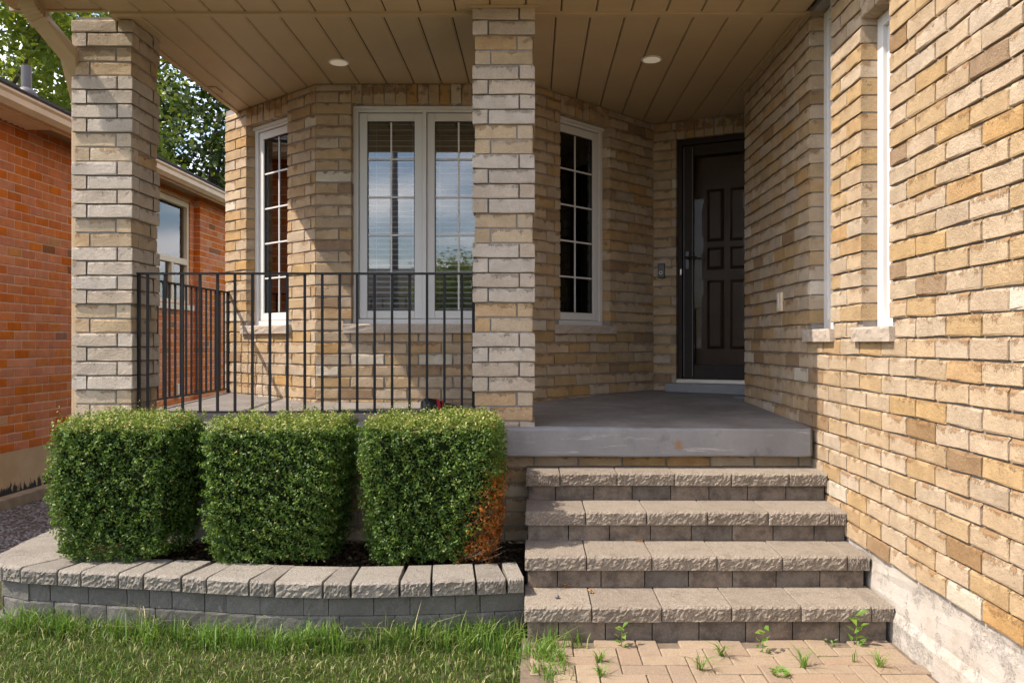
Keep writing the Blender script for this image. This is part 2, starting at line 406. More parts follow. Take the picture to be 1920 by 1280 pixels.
class MB:
    """collects verts and faces for one mesh"""
    def __init__(s): s.v = []; s.f = []
    def box(s, x0, x1, y0, y1, z0, z1):
        b = len(s.v)
        s.v += [(x0, y0, z0), (x1, y0, z0), (x1, y1, z0), (x0, y1, z0), (x0, y0, z1), (x1, y0, z1), (x1, y1, z1), (x0, y1, z1)]
        s.f += [tuple(b + i for i in q) for q in ((0, 3, 2, 1), (4, 5, 6, 7), (0, 1, 5, 4), (1, 2, 6, 5), (2, 3, 7, 6), (3, 0, 4, 7))]
        return s
    def prism(s, poly, z0, z1):
        b = len(s.v); n = len(poly)
        s.v += [(x, y, z0) for x, y in poly] + [(x, y, z1) for x, y in poly]
        s.f += [tuple(b + n - 1 - i for i in range(n)), tuple(b + n + i for i in range(n))]
        s.f += [(b + i, b + (i + 1) % n, b + n + (i + 1) % n, b + n + i) for i in range(n)]
        return s
    def tube(s, pts, rad, seg=8, cap=True):
        b = len(s.v); n = len(pts)
        pts = [Vector(p) for p in pts]
        if not hasattr(rad, "__len__"): rad = [rad] * n
        for i, p in enumerate(pts):
            d = (pts[min(i + 1, n - 1)] - pts[max(i - 1, 0)]).normalized()
            a = d.cross(Vector((0, 0, 1)) if abs(d.z) < 0.95 else Vector((1, 0, 0))).normalized(); c = d.cross(a)
            for k in range(seg):
                t = 2 * math.pi * k / seg
                s.v.append(tuple(p + (a * math.cos(t) + c * math.sin(t)) * rad[i]))
        for i in range(n - 1):
            for k in range(seg):
                k2 = (k + 1) % seg
                s.f.append((b + i * seg + k, b + i * seg + k2, b + (i + 1) * seg + k2, b + (i + 1) * seg + k))
        if cap:
            s.f.append(tuple(b + k for k in range(seg - 1, -1, -1))); s.f.append(tuple(b + (n - 1) * seg + k for k in range(seg)))
        return s
    def mesh(s, name, smooth=False):
        me = bpy.data.meshes.new(name); me.from_pydata(s.v, [], s.f); me.update()
        bm = bmesh.new(); bm.from_mesh(me); bmesh.ops.recalc_face_normals(bm, faces=bm.faces); bm.to_mesh(me); bm.free()
        if smooth:
            for p in me.polygons: p.use_smooth = True
        return me
    def build(s, name, mat, parent=None, loc=(0, 0, 0), rz=0, smooth=False, bevel=0):
        o = link_mesh(name, s.mesh(name, smooth), mat, parent, loc, rz)
        if bevel:
            md = o.modifiers.new("bevel", 'BEVEL'); md.width = bevel; md.segments = 2; md.limit_method = 'ANGLE'
        return o

# ---- bricks
def brick_geo(L, H, D, r, rough=1.0):
    """verts, faces, uvs-per-vert for one brick; local x length, -y outward, z height, centred in x, z from 0"""
    e = 0.0045 * min(1, L / 0.06)
    xs = [0, e, L * (0.5 + r.uniform(-.15, .15)), L - e, L]
    zs = [0, 0.004, H - 0.012, H]
    v = []; uv = []
    for j, z in enumerate(zs):
        for i, x in enumerate(xs):
            y = r.uniform(-0.0018, 0.0018) * rough
            if i in (0, 4): y += 0.002
            if j == 0: y += 0.002
            if j == 3: y += r.uniform(0.003, 0.008) * rough
            zz = z + (r.uniform(-0.0035, 0.0015) * rough if j in (0, 3) else r.uniform(-0.004, 0.004) * rough)
            xx = x + (r.uniform(-0.0015, 0.0015) * rough if i in (0, 4) else 0)
            v.append((xx - L / 2, y, zz)); uv.append((x, z))
    f = []
    for j in range(3):
        for i in range(4):
            a = j * 5 + i; f.append((a, a + 1, a + 6, a + 5))
    b = len(v)
    v += [(-L / 2, D, 0), (L / 2, D, 0), (L / 2, D, H), (-L / 2, D, H)]; uv += [(0, 0.02), (L, 0.02), (L, 0.02), (0, 0.02)]
    f += [(0, b, b + 1, 4, 3, 2, 1), (15, 16, 17, 18, 19, b + 2, b + 3), (0, 5, 10, 15, b + 3, b), (4, b + 1, b + 2, 19, 14, 9)]
    return v, f, uv

def geo_mesh(name, v, f, uv, rnd=None):
    me = bpy.data.meshes.new(name); me.from_pydata(v, [], f); me.update()
    ul = me.uv_layers.new(name="UVMap")
    li = np.empty(len(me.loops), dtype=np.int32); me.loops.foreach_get("vertex_index", li)
    ul.data.foreach_set("uv", np.array(uv, dtype=np.float32)[li].ravel())
    if rnd is not None:
        at = me.attributes.new("rnd", 'FLOAT', 'FACE'); at.data.foreach_set("value", np.array(rnd, dtype=np.float32))
    return me

_bc = {}
def brick_mesh(L, H, D, mat, r, rough=1.0):
    key = (round(L / 0.004), round(H / 0.002), D, mat.name, r.randrange(4))
    if key not in _bc:
        v, f, uv = brick_geo(key[0] * 0.004, key[1] * 0.002, D, r, rough)
        me = geo_mesh("brick", v, f, uv); me.materials.append(mat); _bc[key] = me
    return _bc[key]

def lay_bricks(wall, L, z0, z1, openings, mat, mat_j=None, pitch=0.267, h=0.089, jt=0.0095, proud=0.011, off=1 / 3, seed=1, limit=10000,
               key=None, D=0.095, soldiers=(), x_start=0.0, rough=1.0, name="brick"):
    """bricks as children of the wall object (local frame: x along, -y out). openings: (x0,x1,z0,z1)"""
    r = random.Random(seed)
    items = []                                   # (xc, zb, len, height)
    i = 0; z = z0
    while z < z1 - 0.015:
        hh = min(h, z1 - z); bh = hh - jt
        zc = z + hh / 2
        blocked = sorted((a, b) for a, b, c, d in openings if c - 0.02 < zc < d + 0.02)
        spans = []; x = x_start
        for a, b in blocked:
            if a > x: spans.append((x, a))
            x = max(x, b)
        if x < L: spans.append((x, L))
        start = -pitch * (off if i % 2 else 0.0) - pitch
        for a, b in spans:
            k = math.floor((a - start) / pitch)
            while True:
                p = start + k * pitch; q = p + pitch; k += 1
                if p >= b - 1e-6: break
                p2 = max(p + jt / 2, a + (0 if p < a else 0)); q2 = min(q - jt / 2, b)
                if p < a + 0.03: p2 = a
                if q2 - p2 <= 0.03: continue
                if b - q < 0.035: q2 = b
                if q2 - p2 > 0.025: items.append(((p2 + q2) / 2, z + jt / 2, q2 - p2, bh))
        z += h; i += 1
    if key: items.sort(key=key)
    rest = items[limit:]
    for xc, zb, ln, bh in items[:limit]:
        o = link_mesh(name, brick_mesh(ln, bh, D, mat, r, rough), None, wall, (xc, -proud + r.uniform(-0.0015, 0.0015), zb))
    for (a, b, c, d) in soldiers:                # soldier course: bricks standing on end
        n = max(1, round((b - a) / 0.089)); w = (b - a) / n
        for k in range(n):
            link_mesh("soldier_brick", brick_mesh(w - jt, d - c - 0.004, D, mat, r, rough), None, wall, (a + (k + .5) * w, -proud + r.uniform(-0.002, 0.001), c + 0.002))
    if rest:
        V = []; F = []; UV = []; RN = []
        for xc, zb, ln, bh in rest:
            v, f, uv = brick_geo(ln, bh, D, r, rough); b0 = len(V)
            V += [(x + xc, y - proud, z_ + zb) for x, y, z_ in v]; F += [tuple(b0 + t for t in q) for q in f]; UV += uv
            RN += [r.random()] * len(f)
        o = link_mesh("far_bricks", geo_mesh("far_bricks", V, F, UV, RN), mat_j, wall); o["kind"] = "stuff"

def wall_back(name, O, u, L, z0, z1, openings, mat, parent, t=0.2, inset=0.006):
    """mortar body of a wall with holes"""
    ang = math.atan2(u[1], u[0])
    xs = sorted({0, L, *[max(0, o[0] - inset) for o in openings], *[min(L, o[1] + inset) for o in openings]})
    mb = MB()
    for a, b in zip(xs, xs[1:]):
        if b - a < 1e-4: continue
        xm = (a + b) / 2
        hol = sorted((o[2] - inset, o[3] + inset) for o in openings if o[0] - inset < xm < o[1] + inset)
        z = z0
        for c, d in hol:
            if c > z: mb.box(a, b, 0.0, t, z, c)
            z = max(z, d)
        if z < z1: mb.box(a, b, 0.0, t, z, z1)
    return mb.build(name, mat, parent, (O[0], O[1], 0), ang)

def split_block_mesh(w, d, h, r, amp=0.009, nx=14, nz=5, wb=None, chamf=0.012):
    """stone with a split (rough) front; front at y=0 going back to y=d, centred in x, z 0..h; wb = width at the back"""
    wb = w if wb is None else wb
    v = []; f = []
    xs = np.linspace(-w / 2, w / 2, nx + 1); zs = np.append(np.linspace(0, h - .011, nz), h)
    ph = [r.uniform(0, 6.28) for _ in range(6)]
    for j, z in enumerate(zs):
        for i, x in enumerate(xs):
            y = amp * (0.22 * math.sin(x * 31 + ph[0] + z * 20) * math.sin(z * 60 + ph[1]) + 0.16 * math.sin(x * 73 + ph[2]) + r.uniform(-0.42, 0.42))
            if i in (0, nx): y = y * 0.3 + 0.005
            if j == nz: y = abs(y) * 0.5 + chamf
            if j == 0: y = y * 0.3
            if j < nz: y += 0.006 * (1 - z / h)
            zz = z + (r.uniform(-0.002, 0.0005) if j == nz else (r.uniform(-.003, .003) if 0 < j < nz else 0))
            xx = x + (r.uniform(-.2, .2) * w / nx if 0 < i < nx else 0)
            v.append((xx, y, zz))
    W = nx + 1
    for j in range(nz):
        for i in range(nx): f.append((j * W + i, j * W + i + 1, (j + 1) * W + i + 1, (j + 1) * W + i))
    b = len(v)
    v += [(-w / 2 + .003, chamf + 0.016, h), (w / 2 - .003, chamf + 0.016, h)]
    f.append(tuple([nz * W + i for i in range(W)] + [b + 1, b]))
    c = len(v)
    v += [(-wb / 2 + .003, d, h), (wb / 2 - .003, d, h), (wb / 2, d, 0), (-wb / 2, d, 0), (-wb / 2, d, h - .004), (wb / 2, d, h - .004), (-w / 2, chamf + .016, h - .004), (w / 2, chamf + .016, h - .004)]
    f.append((b, b + 1, c + 1, c))
    f += [(b, c, c + 4, c + 6), (c + 1, b + 1, c + 7, c + 5), (c, c + 1, c + 5, c + 4), (c + 4, c + 5, c + 2, c + 3)]
    f.append(tuple([j * W for j in range(nz + 1)] + [b, c + 6, c + 4, c + 3])[::-1])
    f.append(tuple([j * W + nx for j in range(nz + 1)] + [b + 1, c + 7, c + 5, c + 2]))
    f.append(tuple([i for i in range(nx, -1, -1)] + [c + 3, c + 2]))
    me = bpy.data.meshes.new("stone"); me.from_pydata(v, [], f); me.update()
    return me

def leaf_mesh(name, P, Nn, size, seed, aspect=0.5, fold=0.25, up=0.0):
    """one folded two-triangle leaf for each point; P, Nn (n,3); size (n,)"""
    g = np.random.default_rng(seed); n = len(P)
    Nn = Nn / (np.linalg.norm(Nn, axis=1, keepdims=True) + 1e-9)
    t = g.normal(size=(n, 3)); t[:, 2] += up
    t -= (t * Nn).sum(1, keepdims=True) * Nn; t /= (np.linalg.norm(t, axis=1, keepdims=True) + 1e-9)
    s = np.cross(Nn, t); sz = size[:, None]
    base = P - t * sz * 0.5; tip = P + t * sz * 0.5
    lf = P + s * sz * aspect * 0.5 + Nn * sz * fold * 0.5 - t * sz * 0.05; rt = P - s * sz * aspect * 0.5 + Nn * sz * fold * 0.5 - t * sz * 0.05
    V = np.stack([base, rt, tip, lf], 1).reshape(-1, 3)
    i0 = np.arange(n) * 4
    F = np.stack([np.stack([i0, i0 + 1, i0 + 2], 1), np.stack([i0, i0 + 2, i0 + 3], 1)], 1).reshape(-1, 3)
    me = bpy.data.meshes.new(name)
    me.vertices.add(len(V)); me.vertices.foreach_set("co", V.astype(np.float32).ravel())
    me.loops.add(F.size); me.loops.foreach_set("vertex_index", F.astype(np.int32).ravel())
    me.polygons.add(len(F)); me.polygons.foreach_set("loop_start", np.arange(0, F.size, 3, dtype=np.int32))
    me.polygons.foreach_set("loop_total", np.full(len(F), 3, dtype=np.int32))
    me.update(calc_edges=True)
    return me

def blade_mesh(name, P, hgt, lean, wid, seed):
    g = np.random.default_rng(seed); n = len(P)
    a = g.uniform(0, 2 * np.pi, n); d = np.stack([np.cos(a), np.sin(a), np.zeros(n)], 1)
    s = np.stack([-np.sin(a), np.cos(a), np.zeros(n)], 1)
    tw = g.uniform(-1, 1, n)[:, None]; s = s + d * tw * 0.6
    up = np.array([[0, 0, 1.0]])
    h = hgt[:, None]; w = wid[:, None]; l = lean[:, None]
    m1 = P + up * h * 0.55 + d * l * h * 0.3; tip = P + up * h * (1 - 0.25 * l) + d * l * h
    V = np.stack([P - s * w, P + s * w, m1 - s * w * 0.8, m1 + s * w * 0.8, tip], 1).reshape(-1, 3)
    i0 = np.arange(n) * 5
    F = np.stack([np.stack([i0, i0 + 1, i0 + 3], 1), np.stack([i0, i0 + 3, i0 + 2], 1), np.stack([i0 + 2, i0 + 3, i0 + 4], 1)], 1).reshape(-1, 3)
    me = bpy.data.meshes.new(name)
    me.vertices.add(len(V)); me.vertices.foreach_set("co", V.astype(np.float32).ravel())
    me.loops.add(F.size); me.loops.foreach_set("vertex_index", F.astype(np.int32).ravel())
    me.polygons.add(len(F)); me.polygons.foreach_set("loop_start", np.arange(0, F.size, 3, dtype=np.int32))
    me.polygons.foreach_set("loop_total", np.full(len(F), 3, dtype=np.int32))
    me.update(calc_edges=True)
    return me

# ------------------------------------------------------------------ ground
XW = 1.69          # garage wall plane
SOF = 3.42         # soffit height
def slab_z(y): return 0.892 + 0.027 * (y - 4.87)

gx = [-150, -3.55, -3.12, 150]; gz = [-0.17, -0.17, -0.045, -0.045]; gy = [-150, 0, 3, 6, 200]
V = [(x, y, z) for y in gy for x, z in zip(gx, gz)]; F = []
for j in range(len(gy) - 1):
    for i in range(3):
        a = j * 4 + i; F.append((a, a + 1, a + 5, a + 4))
mb = MB(); mb.v = V; mb.f = F
tag(mb.build("ground", M['turf']), "green lawn ground around the house", None, kind="structure")

# paving: base sheet and single pavers in herringbone
mb = MB(); mb.box(-0.06, XW + 0.3, -6, 3.93, -0.05, -0.012)
pav = tag(mb.build("paving", M['sand']), "tan brick paving at the foot of the steps", kind="structure")
r = random.Random(3); pm = {}
def paver_mesh(w, d, k):
    if (w, d, k) not in pm:
        m_ = MB(); m_.box(-w / 2, w / 2, -d / 2, d / 2, -0.03, 0); me = m_.mesh("paver")
        bm = bmesh.new(); bm.from_mesh(me)
        bmesh.ops.bevel(bm, geom=[e for e in bm.edges if all(v.co.z > -0.01 for v in e.verts)], offset=0.004, segments=1, affect='EDGES')
        for v in bm.verts: v.co.z += r.uniform(-0.0012, 0.0012)
        bm.to_mesh(me); bm.free(); me.materials.append(M['paver']); pm[(w, d, k)] = me
    return pm[(w, d, k)]
g_ = 0.099
for j in range(0, 17):
    for i in range(-2, 18):
        x0 = -0.12 + i * g_; y1 = 3.872 - j * g_
        res = (i + j) % 4
        if res == 0: w, d, cx, cy = 2 * g_, g_, x0 + g_, y1 - g_ / 2
        elif res == 2: w, d, cx, cy = g_, 2 * g_, x0 + g_ / 2, y1 - g_
        else: continue
        if cx + w / 2 > XW + 0.1 or cx < -0.01 or (cy + d / 2 > 3.93): continue
        link_mesh("paver", paver_mesh(round(w - 0.005, 4), round(d - 0.005, 4), r.randrange(3)), None, pav, (cx, cy, r.uniform(-0.0025, 0.0025)), r.uniform(-0.008, 0.008))

# street behind the camera (seen mirrored in the panes)
mb = MB(); mb.box(-60, 60, -17, -10, -0.06, -0.03)
tag(mb.build("road", M['asphalt']), "grey asphalt road across the front lawn", kind="structure")

# ------------------------------------------------------------------ the house
house = tag(empty("brick_house"), "tan brick house with a covered porch, bay window and white window frames", "house")

# garage-side wall (faces left), local x runs towards the camera from y=6.55
GW_O = (XW, 6.55); GL = 5.4
op1 = (1.55, 1.902, 1.478, 3.40); op2 = (2.332, 2.671, 1.478, 3.06)
s1 = (1.49, 1.965, 1.405, 1.478); s2 = (2.27, 2.735, 1.405, 1.478)
holes = [op1, op2]
gw = wall_back("garage_wall", GW_O, (0, -1), GL, 0.352, 3.46, holes, M['mortar'], house, t=0.25)
def gw_key(it):
    y = 6.55 - it[0]
    px = 1540 * XW / max(y, .1)
    vis = 0 if (px < 930 and abs(1540 * (it[1] - 1.36) / max(y, .1)) < 700) else 1
    return (vis, y)
lay_bricks(gw, GL, 0.355, 3.45, [op1, op2, s1, s2], M['tan'], M['tan_j'], seed=11, limit=300, key=gw_key, soldiers=[(2.332, 2.671, 3.06, 3.25)], proud=0.015, rough=1.4)
mb = MB(); mb.box(XW + 0.004, XW + 0.3, 1.1, 5.0, -0.2, 0.35)
fo = mb.build("foundation", M['parge'], house)
bm = bmesh.new(); bm.from_mesh(fo.data)
bmesh.ops.subdivide_edges(bm, edges=bm.edges[:], cuts=12, use_grid_fill=True)
for v in bm.verts:
    if v.co.x < XW + 0.02: v.co.x += rng.uniform(-0.004, 0.004) - (0.012 if v.co.z < 0.1 else 0)
bm.to_mesh(fo.data); fo.data.update(); bm.free()
# corner return of the garage wall into the entry alcove
aw = wall_back("alcove_wall", (XW + 1.6, 6.552), (-1, 0), 1.6, 0.3, 3.46, [], M['mortar'], house, t=0.2)

def stone_sill(win, x0, x1, z0, z1, out=0.045, back=0.10):
    o = link_mesh("sill", split_block_mesh(x1 - x0, out + back, z1 - z0, random.Random(int(x0 * 999)), amp=0.006, nx=16, nz=4, chamf=0.004), M['sill'], win, ((x0 + x1) / 2, -out, z0))
    return o

# two narrow windows in the garage wall
for op, sl in ((op1, s1), (op2, s2)):
    a, b, c, d = op
    mb = MB()
    rc = 0.072
    mb.box(a - .004, a + 0.062, rc, rc + 0.09, c, d); mb.box(b - 0.062, b + .004, rc, rc + 0.09, c, d)
    mb.box(a + 0.062, b - 0.062, rc, rc + 0.09, d - 0.06, d); mb.box(a + 0.062, b - 0.062, rc, rc + 0.09, c, c + 0.06)
    w = mb.build("window", M['white'], house, (GW_O[0], GW_O[1], 0), -math.pi / 2, bevel=0.004)
    mb = MB(); q = rc + 0.022
    mb.box(a + 0.062, a + 0.098, q, q + 0.05, c + .06, d - .06); mb.box(b - 0.098, b - 0.062, q, q + 0.05, c + .06, d - .06)
    mb.box(a + 0.098, b - 0.098, q, q + 0.05, d - .1, d - .06); mb.box(a + 0.098, b - 0.098, q, q + 0.05, c + .06, c + .1)
    mb.build("sash", M['white'], w, bevel=0.005)
    MB().box(a + 0.098, b - 0.098, q + .025, q + 0.031, c + .1, d - .1).build("pane", M['glass'], w)
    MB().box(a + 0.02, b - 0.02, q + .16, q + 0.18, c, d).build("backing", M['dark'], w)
    stone_sill(w, sl[0], sl[1], sl[2], sl[3], out=0.05)

# bay: three walls
WT = 3.262; WB = 1.548
A = (-1.704, 6.42); B = (-2.754, 7.34); C = (-0.03, 6.42); Dp = (1.10, 7.605); E = Dp
def dirl(p, q):
    d = Vector((q[0] - p[0], q[1] - p[1])); return (d.x / d.length, d.y / d.length), d.length
bays = []
u, L = dirl(B, A); opL = (L - 1.037, L - 0.393, WB, WT); bays.append((B, u, L, opL, 1))
u, L = dirl(A, C); opF = (-1.43 + 1.704, -0.31 + 1.704, WB, WT); bays.append((A, u, L, opF, 2))
u, L = dirl(C, Dp); opR = (0.338, 0.983, WB, WT); bays.append((C, u, L, opR, 1))
def make_window(O, u, op, sashes, recess=0.075, sill_w=0.055, rows=5):
    a, b, c, d = op; ang = math.atan2(u[1], u[0])
    f = 0.038
    mb = MB(); y0, y1 = recess, recess + 0.10
    mb.box(a - .004, a + f, y0, y1, c, d); mb.box(b - f, b + .004, y0, y1, c, d)
    mb.box(a + f, b - f, y0, y1, d - f * 1.1, d + .004); mb.box(a + f, b - f, y0, y1, c - .002, c + f)
    # thin brick-mould drip at the head
    mb.box(a, b, y0 - 0.022, y0 - 0.001, d - 0.022, d + 0.002)
    wd = (b - a - 2 * f) / sashes
    for k in range(1, sashes): mb.box(a + f + k * wd - 0.016, a + f + k * wd + 0.016, y0 - 0.004, y1, c + f + .001, d - f * 1.1 - .001)
    win = mb.build("window", M['white'], house, (O[0], O[1], 0), ang, bevel=0.003)
    for k in range(sashes):
        x0 = a + f + k * wd + (0.018 if k else 0.004); x1 = a + f + (k + 1) * wd - (0.018 if k < sashes - 1 else 0.004)
        z0, z1 = c + f + 0.004, d - f * 1.1 - 0.004; sw = 0.062; q = recess + 0.018
        mb = MB()
        mb.box(x0, x0 + sw, q, q + .05, z0, z1); mb.box(x1 - sw, x1, q, q + .05, z0, z1)
        mb.box(x0 + sw, x1 - sw, q, q + .05, z1 - sw, z1); mb.box(x0 + sw, x1 - sw, q, q + .05, z0, z0 + sw)
        mb.build("sash", M['white'], win, bevel=0.005)
        gx0, gx1, gz0, gz1 = x0 + sw, x1 - sw, z0 + sw, z1 - sw
        mb = MB()
        for (p0, p1, p2, p3) in ((gx0, gx0 + .006, gz0, gz1), (gx1 - .006, gx1, gz0, gz1), (gx0 + .006, gx1 - .006, gz0, gz0 + .006), (gx0 + .006, gx1 - .006, gz1 - .006, gz1)):
            mb.box(p0, p1, q + .012, q + .024, p2, p3)
        mb.build("gasket", M['black'], win)
        MB().box(gx0 + .002, gx1 - .002, q + .024, q + .028, gz0 + .002, gz1 - .002).build("pane", M['glass'], win)
        xm = (gx0 + gx1) / 2
        MB().box(xm - .0065, xm + .0065, q + .017, q + .0225, gz0 + .006, gz1 - .006).build("muntin", M['white'], win)
        for i in range(1, rows):
            z = gz0 + (gz1 - gz0) * i / rows
            MB().box(gx0 + .006, gx1 - .006, q + .012, q + .0165, z - .0065, z + .0065).build("muntin", M['white'], win)
    return win
BLIND_LBL = ["white slatted blind behind the angled pane beside the railing's wall end", "white slatted blind behind the left half of the double window",
             "white slatted blind behind the double window half next to the porch column", "white slatted blind behind the narrow pane right of the column"]
bl_i = 0
zb0 = 0.86
for (O, u, L, op, ns), sd in zip(bays, (21, 22, 23)):
    zf = zb0
    w = wall_back("bay_wall", O, u, L, zf, 3.46, [op], M['mortar'], house, t=0.2)
    sl = (op[0] - 0.06, op[1] + 0.06, WB - 0.076, WB)
    lay_bricks(w, L, zf + .01, SOF - 0.002, [op, sl, (op[0], op[1], WT, 4)], M['tan'], seed=sd, soldiers=[(op[0] - .0, op[1] + .0, WT + 0.004, SOF - .002)])
    win = make_window(O, u, op, ns)
    stone_sill(win, sl[0], sl[1], sl[2] + .002, sl[3] - .003, 0.045)
    # blinds
    a, b = op[0] + 0.05, op[1] - 0.05; ang = math.atan2(u[1], u[0])
    for k in range(ns):
        w_ = (b - a) / ns; x0 = a + k * w_ + 0.02; x1 = a + (k + 1) * w_ - 0.02
        bo = tag(empty("window_blind", (O[0], O[1], 0), ang), BLIND_LBL[bl_i], "blind", "blinds behind the bay windows"); bl_i += 1
        MB().box(x0, x1, 0.160, 0.212, WT - 0.085, WT - 0.04).build("headrail", M['slat'], bo)
        sm = MB()
        wsl = x1 - x0; tl = 0.008
        sm.v = [(-wsl / 2, -.023, -tl), (wsl / 2, -.023, -tl), (wsl / 2, 0, .0015), (-wsl / 2, 0, .0015), (-wsl / 2, .023, tl), (wsl / 2, .023, tl)]
        sm.v += [(x, y, z - .002) for x, y, z in sm.v]
        sm.f = [(0, 1, 2, 3), (3, 2, 5, 4), (6, 9, 8, 7), (9, 10, 11, 8), (0, 6, 7, 1), (4, 5, 11, 10), (0, 3, 9, 6), (3, 4, 10, 9), (1, 7, 8, 2), (2, 8, 11, 5)]
        me = sm.mesh("slat"); me.materials.append(M['slat'])
        z = WT - 0.11
        while z > WB + 0.07:
            link_mesh("slat", me, None, bo, ((x0 + x1) / 2, 0.186, z)); z -= 0.0435
        for cx in (x0 + .09, x1 - .09):
            MB().tube([(cx, .186, WB + .06), (cx, .186, WT - .085)], 0.0012, 5).build("cord", M['slat'], bo)

# entry wall (slightly angled) with the door
uE = (0.895, -0.445); n_ = math.hypot(*uE); uE = (uE[0] / n_, uE[1] / n_); LE = 1.45
opD = (0.22, 1.18, 1.05, 3.25)
ew = wall_back("entry_wall", E, uE, LE, 0.9, 3.46, [(opD[0], opD[1], 0.9, opD[3])], M['mortar'], house, t=0.22)
lay_bricks(ew, LE, 0.94, SOF - .002, [(opD[0], opD[1], 0.8, 4)], M['tan'], seed=31, soldiers=[(opD[0], opD[1], 3.254, SOF - .002)])
angE = math.atan2(uE[1], uE[0])
# storm door: jamb frame, stiles, pane; sub-parts of the door part
a, b, c, d = opD
mb = MB()
mb.box(a, a + 0.045, 0.03, 0.14, c, d); mb.box(b - 0.045, b, 0.03, 0.14, c, d); mb.box(a + .045, b - .045, 0.03, 0.14, d - 0.05, d)
sd_ = mb.build("storm_door", M['door'], house, (E[0], E[1], 0), angE, bevel=0.004)
mb = MB(); x0, x1, z0, z1 = a + .05, b - .05, c + .02, d - .056
mb.box(x0, x0 + .10, .038, .07, z0, z1); mb.box(x1 - .10, x1, .038, .07, z0, z1)
mb.box(x0 + .10, x1 - .10, .038, .07, z1 - .10, z1); mb.box(x0 + .10, x1 - .10, .038, .07, z0, z0 + .13)
mb.build("door_leaf", M['door'], sd_, bevel=0.006)
MB().box(x0 + .10, x1 - .10, .052, .057, z0 + .13, z1 - .10).build("pane", M['doorglass'], sd_)
for xx in (x0 + .008, x0 + .088):
    MB().box(xx, xx + .006, .033, .0385, z0 + .02, z1 - .02).build("edge_bead", M['pipe'], sd_)
mb = MB(); hz = 2.17; hx = x0 + .045
mb.box(hx - .015, hx + .015, .026, .0375, hz - .10, hz + .06)
mb.tube([(hx, .03, hz), (hx, -.022, hz), (hx + .02, -.03, hz), (hx + .10, -.03, hz + .002)], [.012, .011, .010, .008], 8)
mb.build("handle", M['black'], sd_, smooth=False)
MB().box(a + .028, a + .042, .022, .0295, 2.02, 2.07).build("strike_plate", M['alu'], sd_)
MB().box(a, b, -.005, .09, c - .03, c + .018).build("threshold", M['alu'], sd_, bevel=0.004)
# inner panelled door
mb = MB(); mb.box(a + .03, b - .03, .155, .195, c, d - .02)
idr = mb.build("front_door", M['idoor'], house, (E[0], E[1], 0), angE)
for (xx0, xx1) in ((.466, .622), (.676, .836), (.890, 1.046)):
    for (p, q) in ((1.34, 1.97), (2.065, 2.27), (2.32, 2.80)):
        mb = MB()
        v0 = len(mb.v)
        mb.v += [(xx0, .153, p), (xx1, .153, p), (xx1, .153, q), (xx0, .153, q), (xx0 + .028, .130, p + .028), (xx1 - .028, .130, p + .028), (xx1 - .028, .130, q - .028), (xx0 + .028, .130, q - .028)]
        mb.f += [(0, 1, 5, 4), (1, 2, 6, 5), (2, 3, 7, 6), (3, 0, 4, 7), (4, 5, 6, 7), (3, 2, 1, 0)]
        mb.build("door_panel", M['idoor'], idr)

# room behind the windows
mb = MB()
mb.box(-2.6, 1.0, 9.5, 9.6, .9, 3.4); mb.box(-2.7, -2.6, 7.6, 9.6, .9, 3.4); mb.box(1.0, 1.1, 7.9, 9.6, .9, 3.4); mb.box(-2.7, 1.1, 6.7, 9.6, .85, .9)
mb.build("room_lining", M['room'], house)
mb = MB(); mb.box(-2.70, -2.55, 7.40, 11, 0, 3.46); mb.build("side_wall", M['mortar'], house)

# porch slab with a worn, slightly rounded nose
poly = [(-2.91, 5.09), (-2.45, 5.09), (-2.45, 4.87), (1.636, 4.87), (1.655, 4.89), (1.665, 4.93), (1.675, 6.9), (2.4, 6.9), (2.4, 7.9), (-2.74, 7.9), (-2.74, 5.55), (-2.93, 5.5)]
bm = bmesh.new()
vt = [bm.verts.new((x, y, slab_z(y))) for x, y in poly]; vb = [bm.verts.new((x, y, 0.722)) for x, y in poly]
bm.faces.new(vt); bm.faces.new(vb[::-1])
for i in range(len(poly)):
    j = (i + 1) % len(poly); bm.faces.new((vt[i], vb[i], vb[j], vt[j]))
bmesh.ops.recalc_face_normals(bm, faces=bm.faces)
fe = [e for e in bm.edges if all(v.co.y < 4.9 for v in e.verts) and abs(e.verts[0].co.x - e.verts[1].co.x) > 1]
bmesh.ops.subdivide_edges(bm, edges=fe, cuts=90)
for v in bm.verts:
    if v.co.y < 4.875 and -2.44 < v.co.x < 1.6:
        t = v.co.x
        if v.co.z > 0.8: v.co.y += 0.004 * math.sin(t * 9) + rng.uniform(-.003, .003); v.co.z += rng.uniform(-.003, 0)
        else: v.co.z += 0.002 * math.sin(t * 7) + rng.uniform(-.0012, .0012)
me = bpy.data.meshes.new("porch_slab"); bm.to_mesh(me); bm.free()
ps = link_mesh("porch_slab", me, M['slab'], house)
md = ps.modifiers.new("bevel", 'BEVEL'); md.width = 0.014; md.segments = 3; md.limit_method = 'ANGLE'; md.angle_limit = R(50)
# door step
ds = MB().box(opD[0] - .07, opD[1] + .05, -0.13, 0.14, 0.94, 1.035).build("door_step", M['slab'], house, (E[0], E[1], 0), angE, bevel=0.008)
# brick below the slab
bw = wall_back("porch_base_wall", (-2.85, 4.985), (1, 0), 4.55, -0.1, 0.722, [], M['mortar'], house, t=0.2)
lay_bricks(bw, 4.54, 0.02, 0.72, [], M['tan'], seed=41, x_start=1.55)

